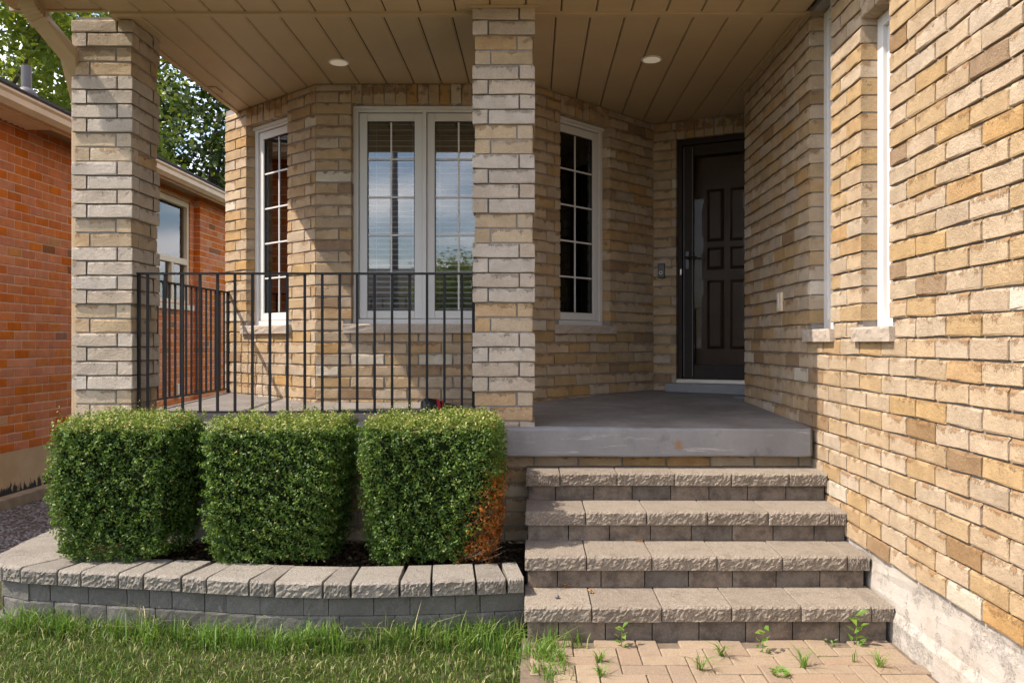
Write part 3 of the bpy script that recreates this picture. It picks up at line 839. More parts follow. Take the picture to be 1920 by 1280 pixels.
# columns
def column(cx0, cx1, yf, seed):
    r = random.Random(seed); W = cx1 - cx0; cx = (cx0 + cx1) / 2; cy = yf + W / 2
    core = MB().box(-W / 2 + .020, W / 2 - .020, -W / 2 + .020, W / 2 - .020, .88, SOF + .02).build("porch_column", M['mortar'], house, (cx, cy, 0))
    h = 0.0893; jt = 0.0095
    for k in range(-3, 27):
        z0 = 1.105 + k * h; z1 = min(z0 + h, SOF); z0 = max(z0, .885)
        if z1 - z0 < 0.02: continue
        prot = (k % 6) < 4
        w = W if prot else W - 0.026
        mat = M['grey'] if prot else M['och']
        ln = w - 0.09 - jt; mir = k % 2
        for s in range(4):
            # pinwheel: a stretcher at one end of every side
            off = (-w / 2 + ln / 2) if mir else (w / 2 - ln / 2)
            ang = s * math.pi / 2
            lx, ly = off, -w / 2
            x = lx * math.cos(ang) - ly * math.sin(ang); y = lx * math.sin(ang) + ly * math.cos(ang)
            link_mesh("brick", brick_mesh(ln, z1 - z0 - jt, 0.09, mat, r, 0.9), None, core, (x + r.uniform(-.001, .001), y + r.uniform(-.001, .001), z0 + jt / 2), ang)
    return core
column(-2.893, -2.513, 5.133, 51)
column(-0.372, 0.003, 4.936, 52)
# column cap trim
mb = MB(); mb.box(-.395, .026, 4.913, 4.935, SOF - .012, SOF - .001); mb.build("column_trim", M['trim'], house)

# soffit: dark backing, single panels, cross trim
GE = 1.39     # outer edge of garage eave
front_poly = [(-3.18, 4.36), (-0.28, 4.35), (GE, 4.79), (GE, 1.0), (XW + .05, 1.0), (XW + .05, 6.5), (2.6, 6.5), (2.6, 8.0), (-2.62, 8.0), (-2.62, 4.985), (-3.18, 4.985)]  # front edge is out of view; its slant is shaped to shade the garage wall
mb = MB(); mb.prism(front_poly, SOF + .022, SOF + .12)
sf = mb.build("soffit", M['dark'], house)
def soffit_panel(x0, x1, y0, y1):
    m_ = MB()
    xs = [(x0 + .004, .012), (x0 + .010, 0), (x1 - .012, 0), (x1 - .006, .006), (x1 - .001, .006)]
    V = []; 
    for (x, dz) in xs:
        V += [(x, y0, SOF + dz), (x, y1, SOF + dz)]
    m_.v = V + [(x, y, z + .004) for x, y, z in V]
    n = len(V)
    m_.f = [(2 * i, 2 * i + 2, 2 * i + 3, 2 * i + 1) for i in range(len(xs) - 1)] + [(n + 2 * i, n + 2 * i + 1, n + 2 * i + 3, n + 2 * i + 2) for i in range(len(xs) - 1)]
    return m_.build("soffit_panel", M['soffit'], sf)
pt = 0.2144; x = 0.1307 - 13 * pt
while x < 2.45:
    a_, b_ = max(x, -2.60), min(x + pt, 2.58)
    if b_ - a_ > .03:
        y0 = 5.075
        if b_ <= XW: soffit_panel(a_, b_, y0, 7.9)
        else:
            if a_ < XW - .03: soffit_panel(a_, XW - .004, y0, 6.545)
            soffit_panel(a_, b_, 6.55, 7.9)
    x += pt
x = 0.1307 - 16 * pt + 0.03
while x < XW - .03:
    a_, b_ = max(x, -3.17), min(x + pt, XW - .006)
    if b_ - a_ > .03:
        yf = 4.365 if a_ < -0.3 else min(4.35 + (b_ + .28) * 0.2635 + .005, 4.80)
        yb = 4.98 if b_ < -2.62 else 5.02
        if yf < 4.95: soffit_panel(a_, b_, yf, yb)
    x += pt
y = 1.05
while y < 4.78:
    MB().box(GE + .004, XW - .012, y, min(y + .205, 4.795), SOF, SOF + .01).build("soffit_panel", M['soffit'], sf); y += pt
mb = MB(); mb.box(-2.6, XW - .012, 5.018, 5.072, SOF - .016, SOF + .006); mb.build("cross_trim", M['trim'], sf, bevel=.003)
mb = MB(); mb.box(-2.624, -2.585, 5.08, 7.5, SOF - .012, SOF + .10); mb.build("edge_trim", M['trim'], sf, bevel=.003)
mb = MB(); mb.box(-3.19, -2.60, 4.985, 5.01, SOF - .010, SOF + .10); mb.build("edge_trim", M['trim'], sf, bevel=.003)
# J-channel along the garage wall
MB().box(XW - .034, XW - .0125, 5.0, 6.56, SOF - .014, SOF - .001).build("edge_trim", M['trim'], sf)
# fascia and gutter along the front eave's shadow-shaping slanted edge, roof masses
mb = MB(); mb.prism([(-3.18, 4.352), (-.28, 4.345), (GE - .02, 4.783), (GE - .02, 4.80), (-.28, 4.37), (-3.18, 4.372)], SOF - .004, SOF + .13); mb.build("gutter", M['trim'], house, bevel=.01)
def hull_roof(name, pts_low, pts_high):
    m_ = MB(); n = len(pts_low); m_.v = pts_low + pts_high
    m_.f = [tuple(range(n - 1, -1, -1)), tuple(range(n, 2 * n))] + [(i, (i + 1) % n, n + (i + 1) % n, n + i) for i in range(n)]
    return m_.build(name, M['shingle'], house)
zl = SOF + .125
hull_roof("roof", [(-3.18, 4.37, zl), (-.28, 4.37, zl), (GE, 4.81, zl), (XW, 5, zl), (XW, 8, zl), (-2.62, 8, zl), (-2.62, 4.99, zl), (-3.18, 4.99, zl)],
          [(-3.0, 4.42, zl + .05), (-.28, 4.42, zl + .05), (GE, 4.9, zl + .1), (XW, 5.2, zl + .4), (XW, 8, zl + 1.4), (-2.4, 8, zl + 1.4), (-2.4, 5.2, zl + .3), (-2.9, 5.0, zl + .1)])
hull_roof("roof", [(GE, .7, zl), (6.5, .7, zl), (6.5, 7.5, zl), (GE, 7.5, zl)], [(GE + .05, .75, zl + .05), (4.0, 2.5, zl + 1.3), (4.0, 7.5, zl + 1.3), (GE + .05, 7.5, zl + .05)])
mb = MB(); mb.box(-2.7, 3.0, 7.95, 11, .0, 6.4); mb.build("upper_wall", M['tan'], house)
mb = MB(); mb.box(GE - .0, GE + .02, .9, 4.79, SOF - .008, SOF + .125); mb.build("fascia", M['trim'], house)
mb = MB(); mb.box(XW + .05, 6.3, 1.1, 1.3, -.1, 3.5); mb.build("garage_front_wall", M['tan'], house)

# downspout: elbows from the eave to the left face of the left column
def rect_tube(pts, w, d):
    m_ = MB(); pts = [Vector(p) for p in pts]; n = len(pts)
    for i, p in enumerate(pts):
        t = (pts[min(i + 1, n - 1)] - pts[max(i - 1, 0)]).normalized()
        s = t.cross(Vector((0, 1, 0.001))).normalized(); q = s.cross(t).normalized()
        for (a, b) in ((-w, -d), (w, -d), (w, d), (-w, d)): m_.v.append(tuple(p + s * a / 2 + q * b / 2))
    for i in range(n - 1):
        for k in range(4):
            k2 = (k + 1) % 4; m_.f.append((i * 4 + k, i * 4 + k2, i * 4 + 4 + k2, i * 4 + 4 + k))
    m_.f += [(3, 2, 1, 0), tuple((n - 1) * 4 + k for k in range(4))]
    return m_
DX = -2.975
q0 = Vector((-2.985, 4.83, 3.62)); q1 = Vector((-2.985, 4.83, 3.39)); q2 = Vector((-2.90, 5.125, 3.19)); q3 = Vector((DX, 5.40, 2.98)); q4 = Vector((DX, 5.40, .2))
def bend(a, b, c, k, n=8):
    p = b + (a - b).normalized() * k; q = b + (c - b).normalized() * k
    return [tuple((p * (1 - t) + b * t) * (1 - t) + (b * (1 - t) + q * t) * t) for t in [i_ / n for i_ in range(n + 1)]]
e1 = bend(q0, q1, q2, .085); e2 = bend(q2, q3, q4, .07)
pts = [tuple(q0)] + e1 + [tuple(q2)] + e2 + [tuple(q4)]
dsp = rect_tube(pts, 0.095, 0.085).build("downspout", M['trim'], house, bevel=.008)
for k in range(8):
    c_ = Vector(e1[k]); t = (Vector(e1[k + 1]) - c_)
    rect_tube([c_, c_ + t * .45], .104, .094).build("elbow_rib", M['trim'], dsp)
rect_tube([Vector(e1[-1]), Vector(e1[-1]) + (q2 - q1).normalized() * .03], .104, .094).build("elbow_collar", M['trim'], dsp)
# small soffit clip
MB().box(-2.60 + .03, -2.60 + .09, 6.48, 6.62, SOF - .014, SOF - .001).build("soffit_clip", M['trim'], sf, bevel=.003)

# ------------------------------------------------------------------ fittings on the house
for (x, y, lbl) in ((-1.41, 5.92, "round recessed porch light above the bay window, lit"), (0.836, 5.86, "round recessed porch light nearer the entry door, lit")):
    t = tag(empty("recessed_light", (x, y, SOF)), lbl, "light", "porch ceiling lights")
    m_ = MB(); m_.tube([(0, 0, -.001), (0, 0, -.007)], [.077, .073], 32); m_.build("trim_ring", M['white'], t)
    m_ = MB(); m_.tube([(0, 0, -.0075), (0, 0, -.010)], [.062, .060], 32); m_.build("lens", M['lamp'], t)

db = tag(empty("video_doorbell", (E[0] + uE[0] * .085, E[1] + uE[1] * .085, 2.06), angE), "slim black video doorbell on the brick beside the front door", "doorbell")
m_ = MB(); m_.box(-.031, .031, -.035, -.008, -.066, .066); m_.build("body", M['black'], db, bevel=.006)
m_ = MB(); m_.tube([(0, -.035, -.02), (0, -.039, -.02)], [.017, .016], 20); m_.build("button_ring", M['alu'], db)
m_ = MB(); m_.tube([(0, -.0392, -.02), (0, -.041, -.02)], [.012, .011], 20); m_.build("button", M['black'], db)
m_ = MB(); m_.tube([(0, -.035, .035), (0, -.038, .035)], [.010, .009], 16); m_.build("camera_lens", M['pipe'], db)

ob = tag(empty("outlet_cover", (XW, 5.585, 1.675)), "small white weatherproof cover plate on the shaded garage wall", "outlet")
m_ = MB(); m_.box(-.030, -.008, -.05, .05, -.065, .065); m_.build("cover", M['cream'], ob, bevel=.006)
m_ = MB(); m_.box(-.036, -.0302, -.012, .012, -.05, .05); m_.build("flap", M['white'], ob, bevel=.003)

# ------------------------------------------------------------------ railings
RT = 1.842
def sq_bar(m_, x, y, z0, z1, t=.0072): m_.box(x - t, x + t, y - t, y + t, z0, z1); return m_
rl = tag(empty("porch_railing", (-1.4, 5.20, slab_z(5.2))), "black iron railing across the porch front between the two columns", "railing", "porch railings")
zo = slab_z(5.2)
def rp(name, m_): return m_.build(name, M['iron'], rl, (1.4, -5.20, -zo))
rp("top_rail", MB().box(-2.515, -.372, 5.184, 5.216, RT - .013, RT))
rp("bottom_rail", MB().box(-2.515, -.372, 5.187, 5.213, .955, .967))
bm_ = sq_bar(MB(), 0, 0, .967, RT - .013).mesh("baluster"); bm_.materials.append(M['iron'])
xx = -2.448; 
while xx < -.42:
    link_mesh("baluster", bm_, None, rl, (xx + 1.4, 0, -zo)); xx += .1105
for xx in (-2.503, -.386): rp("post", sq_bar(MB(), xx, 5.2, slab_z(5.2) - .005, RT - .013, .009))
r2_ = tag(empty("porch_railing", (-2.72, 6.4, slab_z(6.4))), "black iron side railing running from the left column back to the bay wall", "railing", "porch railings")
zo2 = slab_z(6.4)
def rp2(name, m_): return m_.build(name, M['iron'], r2_, (2.72, -6.4, -zo2))
RT2 = 1.850
rp2("top_rail", MB().box(-2.736, -2.704, 5.50, 7.30, RT2 - .013, RT2)); rp2("bottom_rail", MB().box(-2.733, -2.707, 5.50, 7.30, .985, .997))
bm2 = sq_bar(MB(), 0, 0, .997, RT2 - .013, .0065).mesh("baluster"); bm2.materials.append(M['iron'])
yy = 7.20
while yy > 5.55:
    link_mesh("baluster", bm2, None, r2_, (0, yy - 6.4, -zo2)); yy -= .098
rp2("post", sq_bar(MB(), -2.72, 7.285, slab_z(7.28) - .005, RT2 - .013, .010))
rp2("post", sq_bar(MB(), -2.72, 5.51, slab_z(5.5) - .005, RT2 - .013, .010))

# ------------------------------------------------------------------ stone steps
st = tag(empty("stone_steps", (0.8, 4.3, 0)), "four grey split-face stone steps leading up to the porch", "steps")
r = random.Random(17)
step = [(3.84, .166, .269), (4.11, .331, .2615), (4.40, .493, .274), (4.69, .655, .146)]
for si, (yf, zt, j0) in enumerate(step):
    ch = 0.073
    js = [-.05, j0]
    while js[-1] + .3275 < XW - .03: js.append(js[-1] + .3275)
    js.append(XW - .004 if si < 2 else XW - .012)
    for a_, b_ in zip(js, js[1:]):
        me = split_block_mesh(b_ - a_ - .005, .36 if si < 3 else .30, ch, r, .0085, 30, 7)
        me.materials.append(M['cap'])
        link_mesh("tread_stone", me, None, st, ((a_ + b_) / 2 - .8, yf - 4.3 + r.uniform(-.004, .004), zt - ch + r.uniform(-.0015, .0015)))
    zb_ = zt - ch; z0 = (step[si - 1][1] if si else -.02)
    x = -.035 - (r.uniform(0, .1)); end = XW - .014
    while x < end - .02:
        a_ = max(x, -.035); b_ = min(x + .221, end)
        if b_ - a_ > .03:
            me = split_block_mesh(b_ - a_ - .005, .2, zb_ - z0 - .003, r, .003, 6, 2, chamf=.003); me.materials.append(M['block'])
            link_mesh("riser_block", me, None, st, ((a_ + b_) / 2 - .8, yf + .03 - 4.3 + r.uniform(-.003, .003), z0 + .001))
        x += .221
# solid fill so the flank of the flight is closed
for si, (yf, zt, j0) in enumerate(step):
    z0 = (step[si - 1][1] if si else -.02)
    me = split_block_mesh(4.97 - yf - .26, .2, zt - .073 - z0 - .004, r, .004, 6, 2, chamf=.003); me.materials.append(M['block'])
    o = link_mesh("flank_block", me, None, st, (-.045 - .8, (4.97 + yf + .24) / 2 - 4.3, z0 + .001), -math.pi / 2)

# ------------------------------------------------------------------ planter
pl = tag(empty("planter_wall", (-1.4, 4.1, 0)), "low curved grey stone planter wall in front of the hedges", "wall")
ctrl = [(-.044, 4.00), (-.5, 3.935), (-1.02, 3.915), (-1.40, 3.945), (-1.69, 4.0), (-2.05, 4.06), (-2.43, 4.13), (-2.62, 4.165), (-2.76, 4.235), (-2.86, 4.36), (-2.925, 4.53), (-2.955, 4.75), (-2.96, 4.95), (-2.955, 5.20)]
def catmull(P, n=24):
    out = []
    for i in range(len(P) - 1):
        p0 = P[max(i - 1, 0)]; p1 = P[i]; p2 = P[i + 1]; p3 = P[min(i + 2, len(P) - 1)]
        for k in range(n):
            t = k / n
            out.append(tuple(0.5 * (2 * p1[c] + (p2[c] - p0[c]) * t + (2 * p0[c] - 5 * p1[c] + 4 * p2[c] - p3[c]) * t * t + (-p0[c] + 3 * p1[c] - 3 * p2[c] + p3[c]) * t ** 3) for c in (0, 1)))
    return out + [P[-1]]
path = [Vector(p) for p in catmull(ctrl)]
acc = [0.0]
for p, q in zip(path, path[1:]): acc.append(acc[-1] + (q - p).length)
def at_path(s):
    s = min(max(s, 0), acc[-1] - 1e-6)
    import bisect
    i = min(max(bisect.bisect_right(acc, s) - 1, 0), len(path) - 2)
    t = (s - acc[i]) / (acc[i + 1] - acc[i]); p = path[i].lerp(path[i + 1], t)
    d = (path[min(i + 3, len(path) - 1)] - path[max(i - 3, 0)]).normalized()
    return p, d
r = random.Random(5)
s = 0.0; k = 0; widths = [.090, .15, .215, .152, .232, .134, .234, .130, .222, .138, .205]
while s < acc[-1] - .05:
    w_ = widths[k] if k < len(widths) else (.135 if k % 2 else .21)
    p, d = at_path(s + w_ / 2); ang = math.atan2(-d.y, -d.x)
    # narrower at the back where the wall bends inward; alternate wedge like in tumbled caps
    wb = (w_ - .006) * (0.80 if k % 2 else 1.0)
    d0 = at_path(s)[1]; d1 = at_path(s + w_)[1]; bend = d0.angle_signed(d1)
    wb = max(.05, w_ - .006 + .28 * bend) if abs(bend) > .06 else (w_ - .006) * (0.86 if k % 2 else 1.0)
    me = split_block_mesh(w_ - .012, .285, .074, r, .010, 16, 6, wb=wb - .006, chamf=.016); me.materials.append(M['pcap'])
    link_mesh("cap_stone", me, None, pl, (p.x + 1.4, p.y - 4.1, .183 + r.uniform(-.0025, .0025)), ang + r.uniform(-.02, .02))
    s += w_; k += 1
for ci, (zt, w0) in enumerate(((.182, .175), (.087, .215), (-.008, .2))):
    s = -r.uniform(0, .004)
    while s < acc[-1] - .05:
        w_ = w0 * r.choice((.7, 1.0, 1.25))
        p, d = at_path(s + w_ / 2); ang = math.atan2(-d.y, -d.x); n = Vector((d.y, -d.x))
        q = p + Vector((-d.y, d.x)) * -.0
        inn = Vector((d.y, -d.x)) * .032
        me = split_block_mesh(w_ - .005, .2, .092, r, .006, 6, 3, wb=w_ * .8, chamf=.004); me.materials.append(M['pblock'])
        link_mesh("wall_block", me, None, pl, (q.x + inn.x + 1.4, q.y + inn.y - 4.1, zt - .094), ang)
        s += w_
# soil in the planter
inner = [(-.06, 4.12)] + [(p.x, p.y) for p in [at_path(t)[0] + Vector((at_path(t)[1].y, -at_path(t)[1].x)) * .2 for t in np.linspace(.1, acc[-1] - .1, 24)]] + [(-2.8, 5.1), (-2.8, 4.98), (-.06, 4.98)]
mb = MB(); mb.prism(inner, .0, .185)
tag(mb.build("soil", M['soil']), "dark mulch soil in the planter", kind="structure")
g = np.random.default_rng(9)
n = 5000
P = np.stack([g.uniform(-2.75, -.08, n), g.uniform(4.2, 4.96, n), .188 + g.uniform(0, .02, n)], 1)
Nn = g.normal(size=(n, 3)) * .5 + np.array([0, 0, 1])
tag(link_mesh("leaf_litter", leaf_mesh("leaf_litter", P, Nn, g.uniform(.012, .04, n), 4, .6), M['litter']), "brown leaf litter strewn over the planter soil", kind="stuff")

# ------------------------------------------------------------------ hedges
def wob(P, seed, amp, f):
    g = np.random.default_rng(seed); out = np.zeros(len(P))
    for k in range(7):
        v = g.normal(size=3) * f * (1 + .7 * k); out += np.sin(P @ v + g.uniform(0, 6.28)) / (1 + .6 * k)
    return out * amp / 2.2
def hedge(x0, x1, y0, y1, z0, z1, label, seed, taper=0.17, dead=False, nleaf=38000):
    cx, cy = (x0 + x1) / 2, (y0 + y1) / 2
    t = tag(empty("boxwood_hedge", (cx, cy, .19)), label, "hedge", "clipped boxwood hedges in the planter")
    g = np.random.default_rng(seed)
    w, d, h = (x1 - x0) / 2, (y1 - y0) / 2, (z1 - z0) / 2
    ar = np.array([d * h, d * h, w * h * 1.5, w * h * .5, w * d * 1.3])     # left, right, front, back, top
    fc = g.choice(5, nleaf, p=ar / ar.sum())
    a = g.uniform(-1, 1, nleaf); b = g.uniform(-1, 1, nleaf)
    nrm = np.array([[-1, 0, 0], [1, 0, 0], [0, -1, 0], [0, 1, 0], [0, 0, 1.0]])[fc]
    U = np.zeros((nleaf, 3))
    U[:, 0] = np.where(fc == 0, -1, np.where(fc == 1, 1, a)); U[:, 1] = np.where(fc == 2, -1, np.where(fc == 3, 1, np.where(fc < 2, a, b))); U[:, 2] = np.where(fc == 4, 1, b)
    # superellipse rounding of the box corners
    p = 8.5; nr = (np.abs(U) ** p).sum(1) ** (1 / p); U2 = U / nr[:, None]
    P = U2 * np.array([w, d, h]); 
    tz = (U2[:, 2] + 1) / 2
    pin = 1 - taper * (1 - tz) ** 2.2
    P[:, 0] *= pin; P[:, 1] *= pin
    nn = np.sign(U2) * np.abs(U2) ** (p - 1); nn /= np.linalg.norm(nn, axis=1, keepdims=True)
    depth = -g.exponential(.020, nleaf) + g.normal(0, .009, nleaf) + wob(P, seed + 1, .030, 9) + wob(P, seed + 2, .038, 38)
    depth = np.clip(depth, -.09, .045)
    P += nn * depth[:, None]
    P[:, 0] += cx - t.location.x; P[:, 1] += cy - t.location.y; P[:, 2] += (z0 + z1) / 2 - .19
    Nl = nn * .55 + g.normal(size=(nleaf, 3)) * .8 + np.array([-.15, 0, .35])
    sz = g.uniform(.011, .0225, nleaf)
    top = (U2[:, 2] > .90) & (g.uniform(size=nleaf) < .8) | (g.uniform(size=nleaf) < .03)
    dd = np.zeros(nleaf, bool)
    if dead:
        bx = (P[:, 0] / w); bz = (P[:, 2]) / (2 * h)
        edge = 0.99 - 0.95 * np.clip(.66 - bz, 0, 1) + wob(P, seed + 5, .10, 14)
        dd = (bx > edge + g.normal(0, .13, nleaf)) & (bz < .68 + g.normal(0, .05, nleaf)) & (nn[:, 1] < .3)
        drop = dd & (g.uniform(size=nleaf) < .25); sz[drop] *= .35
    m1 = ~top & ~dd; m2 = top & ~dd
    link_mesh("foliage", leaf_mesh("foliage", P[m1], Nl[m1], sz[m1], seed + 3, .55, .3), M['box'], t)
    link_mesh("highlight_leaves", leaf_mesh("highlight_leaves", P[m2], Nl[m2], sz[m2], seed + 4, .55, .3), M['boxtop'], t)  # lighter leaf colour on top stands in for sun highlights
    if dd.any():
        o = link_mesh("dead_foliage", leaf_mesh("dead_foliage", P[dd], Nl[dd], sz[dd] * 1.15, seed + 4, .5, .4), M['dead'], t); o["label"] = "orange dead patch low on the hedge's right corner"
    if dead:
        for k in range(16):
            z_ = g.uniform(.05, .38); m_ = MB(); x_ = w * g.uniform(.55, .85)
            m_.tube([(x_ - .12, -d * .5, z_ - .06), (x_, -d * g.uniform(.75, .95), z_), (x_ + .08, -d * g.uniform(.85, 1.02), z_ + g.uniform(.03, .09))], [.004, .003, .0012], 5); m_.build("bare_twig", M['bark'], t)
    # fresh sprigs sticking out on top
    sp = []; sn = []; ss = []
    for k in range(44):
        bx, by = g.uniform(-w * .95, w * .95), g.uniform(-d * .95, d * .95); hh = g.uniform(.02, .07) if k % 6 else g.uniform(.07, .12)
        for q in range(12):
            zz = hh * q / 11; an = q * 2.4
            sp.append((bx + math.cos(an) * .009, by + math.sin(an) * .009, z1 - .19 - .005 + zz)); sn.append((math.cos(an) * .6, math.sin(an) * .6, .8)); ss.append(.017 * (1.1 - .5 * q / 11))
    link_mesh("sprigs", leaf_mesh("sprigs", np.array(sp), np.array(sn), np.array(ss), seed + 6, .5, .3, up=1.5), M['boxtop'], t)["kind"] = "stuff"
    # inner twig mass and stem
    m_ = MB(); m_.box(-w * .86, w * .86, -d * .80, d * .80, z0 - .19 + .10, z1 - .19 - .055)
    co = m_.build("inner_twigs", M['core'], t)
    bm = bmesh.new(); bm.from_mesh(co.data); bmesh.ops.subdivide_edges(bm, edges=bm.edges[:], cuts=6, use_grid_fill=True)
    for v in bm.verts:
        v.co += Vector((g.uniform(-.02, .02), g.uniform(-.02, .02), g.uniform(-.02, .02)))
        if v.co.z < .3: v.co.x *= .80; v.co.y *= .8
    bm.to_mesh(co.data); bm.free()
    for k in range(4):
        bx = g.uniform(-.1, .1)
        m_ = MB(); m_.tube([(bx * .3, 0, -.02), (bx, g.uniform(-.03, .03), .12), (bx * 2.5, g.uniform(-.08, .08), .3)], [.016, .013, .009], 6); m_.build("stem", M['bark'], t)
    return t
hedge(-2.53, -1.90, 4.23, 4.86, .235, .985, "leftmost clipped boxwood hedge, below the left brick column", 101)
hedge(-1.73, -1.03, 4.20, 4.86, .225, .985, "middle one of the three clipped boxwood hedges", 202)
hedge(-.90, -.185, 4.21, 4.85, .225, .990, "clipped boxwood hedge with an orange dead patch, nearest the steps", 303, dead=True)

# ------------------------------------------------------------------ lawn grass
g = np.random.default_rng(77)
n = 85000
X = g.uniform(-4.2, .16, n); Y = g.uniform(2.3, 4.16, n)
fy = np.interp(X, [p.x for p in path[::-1] if p.y < 4.4], [p.y for p in path[::-1] if p.y < 4.4], left=4.9)
keep = (Y < fy + .03) & ~((X > .05 + .05 * np.sin(Y * 17) + g.normal(0, .035, n))) & ~((X > -.06) & (Y > 3.8))
X, Y, fy = X[keep], Y[keep], fy[keep]; n = len(X)
zg = np.interp(X, gx, gz)
P = np.stack([X, Y, zg - .004], 1)
pat = wob(P * np.array([1, 1, 0]), 5, 1.0, 4)
hg = g.uniform(.014, .046, n) * (1 + .35 * pat); dn = fy - Y; near = dn < .16
hg = np.where(near, hg * (1 + (1 - dn / .16) * g.uniform(.4, 3.8, n) * (1 + .5 * wob(P * np.array([1, 1, 0]), 8, 1.0, 7))), hg)
bare = (wob(P * np.array([1, 1, 0]), 15, 1.0, 6) > .75) & (g.uniform(size=n) < .75); hg[bare] *= .45
ln_ = np.abs(g.normal(.55, .4, n)) + np.where(near, .2, 0)
tag(link_mesh("grass", blade_mesh("grass", P, hg, np.clip(ln_, 0, 1.3), g.uniform(.0011, .0024, n), 78), M['grass']), "short green lawn grass in front of the planter", kind="stuff")
# clumps of longer grass against the planter and steps
cl = [(g.uniform(-2.7, -.1), 0, int(g.integers(8, 26)), g.uniform(.09, .2)) for _ in range(85)]
cl = [(x, float(np.interp(x, [p.x for p in path[::-1] if p.y < 4.4], [p.y for p in path[::-1] if p.y < 4.4])) - g.uniform(.0, .06), m_, hh) for x, _, m_, hh in cl]
cl += [(.06, 3.62, 40, .09), (.08, 3.45, 40, .08), (.05, 3.74, 40, .12), (.12, 3.55, 16, .07), (.10, 3.68, 20, .09)]
cl += [(-.16, 3.80, 40, .20), (-.30, 3.84, 50, .15), (-.44, 3.86, 30, .22), (-.06, 3.72, 40, .14), (.03, 3.66, 36, .13), (.03, 3.50, 30, .10), (-1.2, 3.84, 60, .13), (-1.55, 3.90, 60, .12), (-.9, 3.83, 40, .12), (-1.85, 3.95, 50, .14), (-2.3, 4.05, 40, .12), (.10, 3.79, 26, .15), (.2, 3.80, 18, .12)]
PT = []; HT = []
for k, (x, y, m_, hh) in enumerate(cl):
    PT.append(np.stack([x + g.normal(0, .03, m_), y + g.normal(0, .022, m_), np.full(m_, -.045 if x < .02 else -.008)], 1)); HT.append(g.uniform(.4, 1.0, m_) * hh)
PT = np.concatenate(PT); HT = np.concatenate(HT)
tag(link_mesh("tall_grass", blade_mesh("tall_grass", PT, HT, np.abs(g.normal(.6, .4, len(PT))), g.uniform(.0018, .0036, len(PT)), 300), M['weed']), "longer bright grass at the foot of the planter wall and steps", kind="stuff")
# weeds between the pavers
wd = [(1055, 1240, .07, 'g'), (1125, 1240, .06, 'g'), (1165, 1212, .07, 'l'), (1128, 1266, .05, 'g'), (1313, 1254, .075, 'g'), (1352, 1228, .07, 'g'), (1430, 1222, .075, 'l'), (1463, 1265, .06, 'l'),
      (1505, 1250, .085, 'g'), (1556, 1207, .05, 'l'), (1606, 1208, .10, 'l'), (1604, 1240, .06, 'g'), (1648, 1250, .07, 'g')]
wl_lbl = ["spiky grass weed closest to the lawn edge", "spiky grass weed one step right of the lawn-edge weed", "single-stem weed under the lowest step's second riser joint", "low spiky weed at the photo's bottom edge, left",
          "thin upright weed in the paving below mid step", "flat star-shaped grass weed in the paving", "upright leafy weed below the middle of the lowest step", "low round leafy rosette at the photo's bottom edge",
          "bushy grass weed right of the low leafy rosette", "small round-leaved weed against the lowest riser", "tallest broad-leaved weed near the foundation corner", "single thin grass stem below the broad-leaved weed", "spreading grass weed nearest the foundation"]
for k, ((px, py, hh, kind), lb) in enumerate(zip(wd, wl_lbl)):
    y = 1.4 * 1540 / (py - 642); x = (px - 1002) * y / 1540
    hh *= 1.45
    t = tag(empty("weed", (x, min(y, 3.845), -.003)), lb, "weed", "weeds in the paving joints")
    if kind == 'g':
        q = 22 if k != 11 else 5
        Pk = np.stack([g.normal(0, .006, q), g.normal(0, .006, q), np.zeros(q)], 1)
        link_mesh("blades", blade_mesh("blades", Pk, g.uniform(.5, 1.0, q) * hh, np.abs(g.normal(.9, .35, q)) * (0.2 if k == 11 else 1), g.uniform(.0018, .0035, q), 500 + k), M['weed'], t)
    else:
        q = 9 if k != 7 else 26
        low = .25 if k in (7, 9) else 1
        an = np.arange(q) * 2.4; zz = np.linspace(.1, 1, q) * hh * low
        rr = hh * (.28 if low == 1 else .5) * np.sqrt(np.linspace(.15, 1, q)) if low < 1 else hh * .22 * np.ones(q)
        Pk = np.stack([np.cos(an) * rr, np.sin(an) * rr, zz], 1)
        Nk = np.stack([-np.cos(an) * .7, -np.sin(an) * .7, np.ones(q)], 1)
        link_mesh("leaf_cluster", leaf_mesh("leaf_cluster", Pk, Nk, g.uniform(.5, .8, q) * hh * (.7 if low == 1 else .5), 600 + k, .5, .25), M['weed'], t)
        if low == 1: MB().tube([(0, 0, 0), (.003, 0, hh * .9)], [.0022, .001], 5).build("stalk", M['weed'], t)

# dry leaves and a pebble on the lowest step
dl = [(1003, 1100, "curled dry leaf at the left end of the lowest step"), (1028, 1099, "rounded dry leaf behind the pebble on the lowest step"), (1060, 1101, "long curled dry leaf right of the pebble"), (1076, 1097, "dry twig-like leaf touching the second riser"), (1108, 1111, "flat dry leaf on the first joint of the lowest step"), (1203, 1016, "small dry leaf on the second step's joint")]
for k, (px, py, lb) in enumerate(dl):
    zt = .166 if py > 1050 else .331
    y = (1.4 - zt) * 1540 / (py - 642); x = (px - 1002) * y / 1540
    o = tag(empty("dry_leaf", (x, y, zt + .003)), lb, "leaf", "dry leaves on the steps")
    q = 5
    Pk = np.stack([g.normal(0, .010, q), g.normal(0, .004, q), g.uniform(.001, .010, q)], 1)
    link_mesh("leaf_blade", leaf_mesh("leaf_blade", Pk, g.normal(size=(q, 3)) * .5 + np.array([0, -.2, 1]), g.uniform(.02, .036, q), 700 + k, .4, .5), M['dry'], o)
pb = MB(); pb.tube([(0, 0, 0), (0, 0, .003), (0, 0, .010), (0, 0, .016), (0, 0, .018)], [.006, .010, .012, .008, .003], 10)
o = pb.build("pebble", M['pipe'], None, (.110, 3.965, .166), smooth=True); tag(o, "small dark round pebble on the lowest step", "pebble")

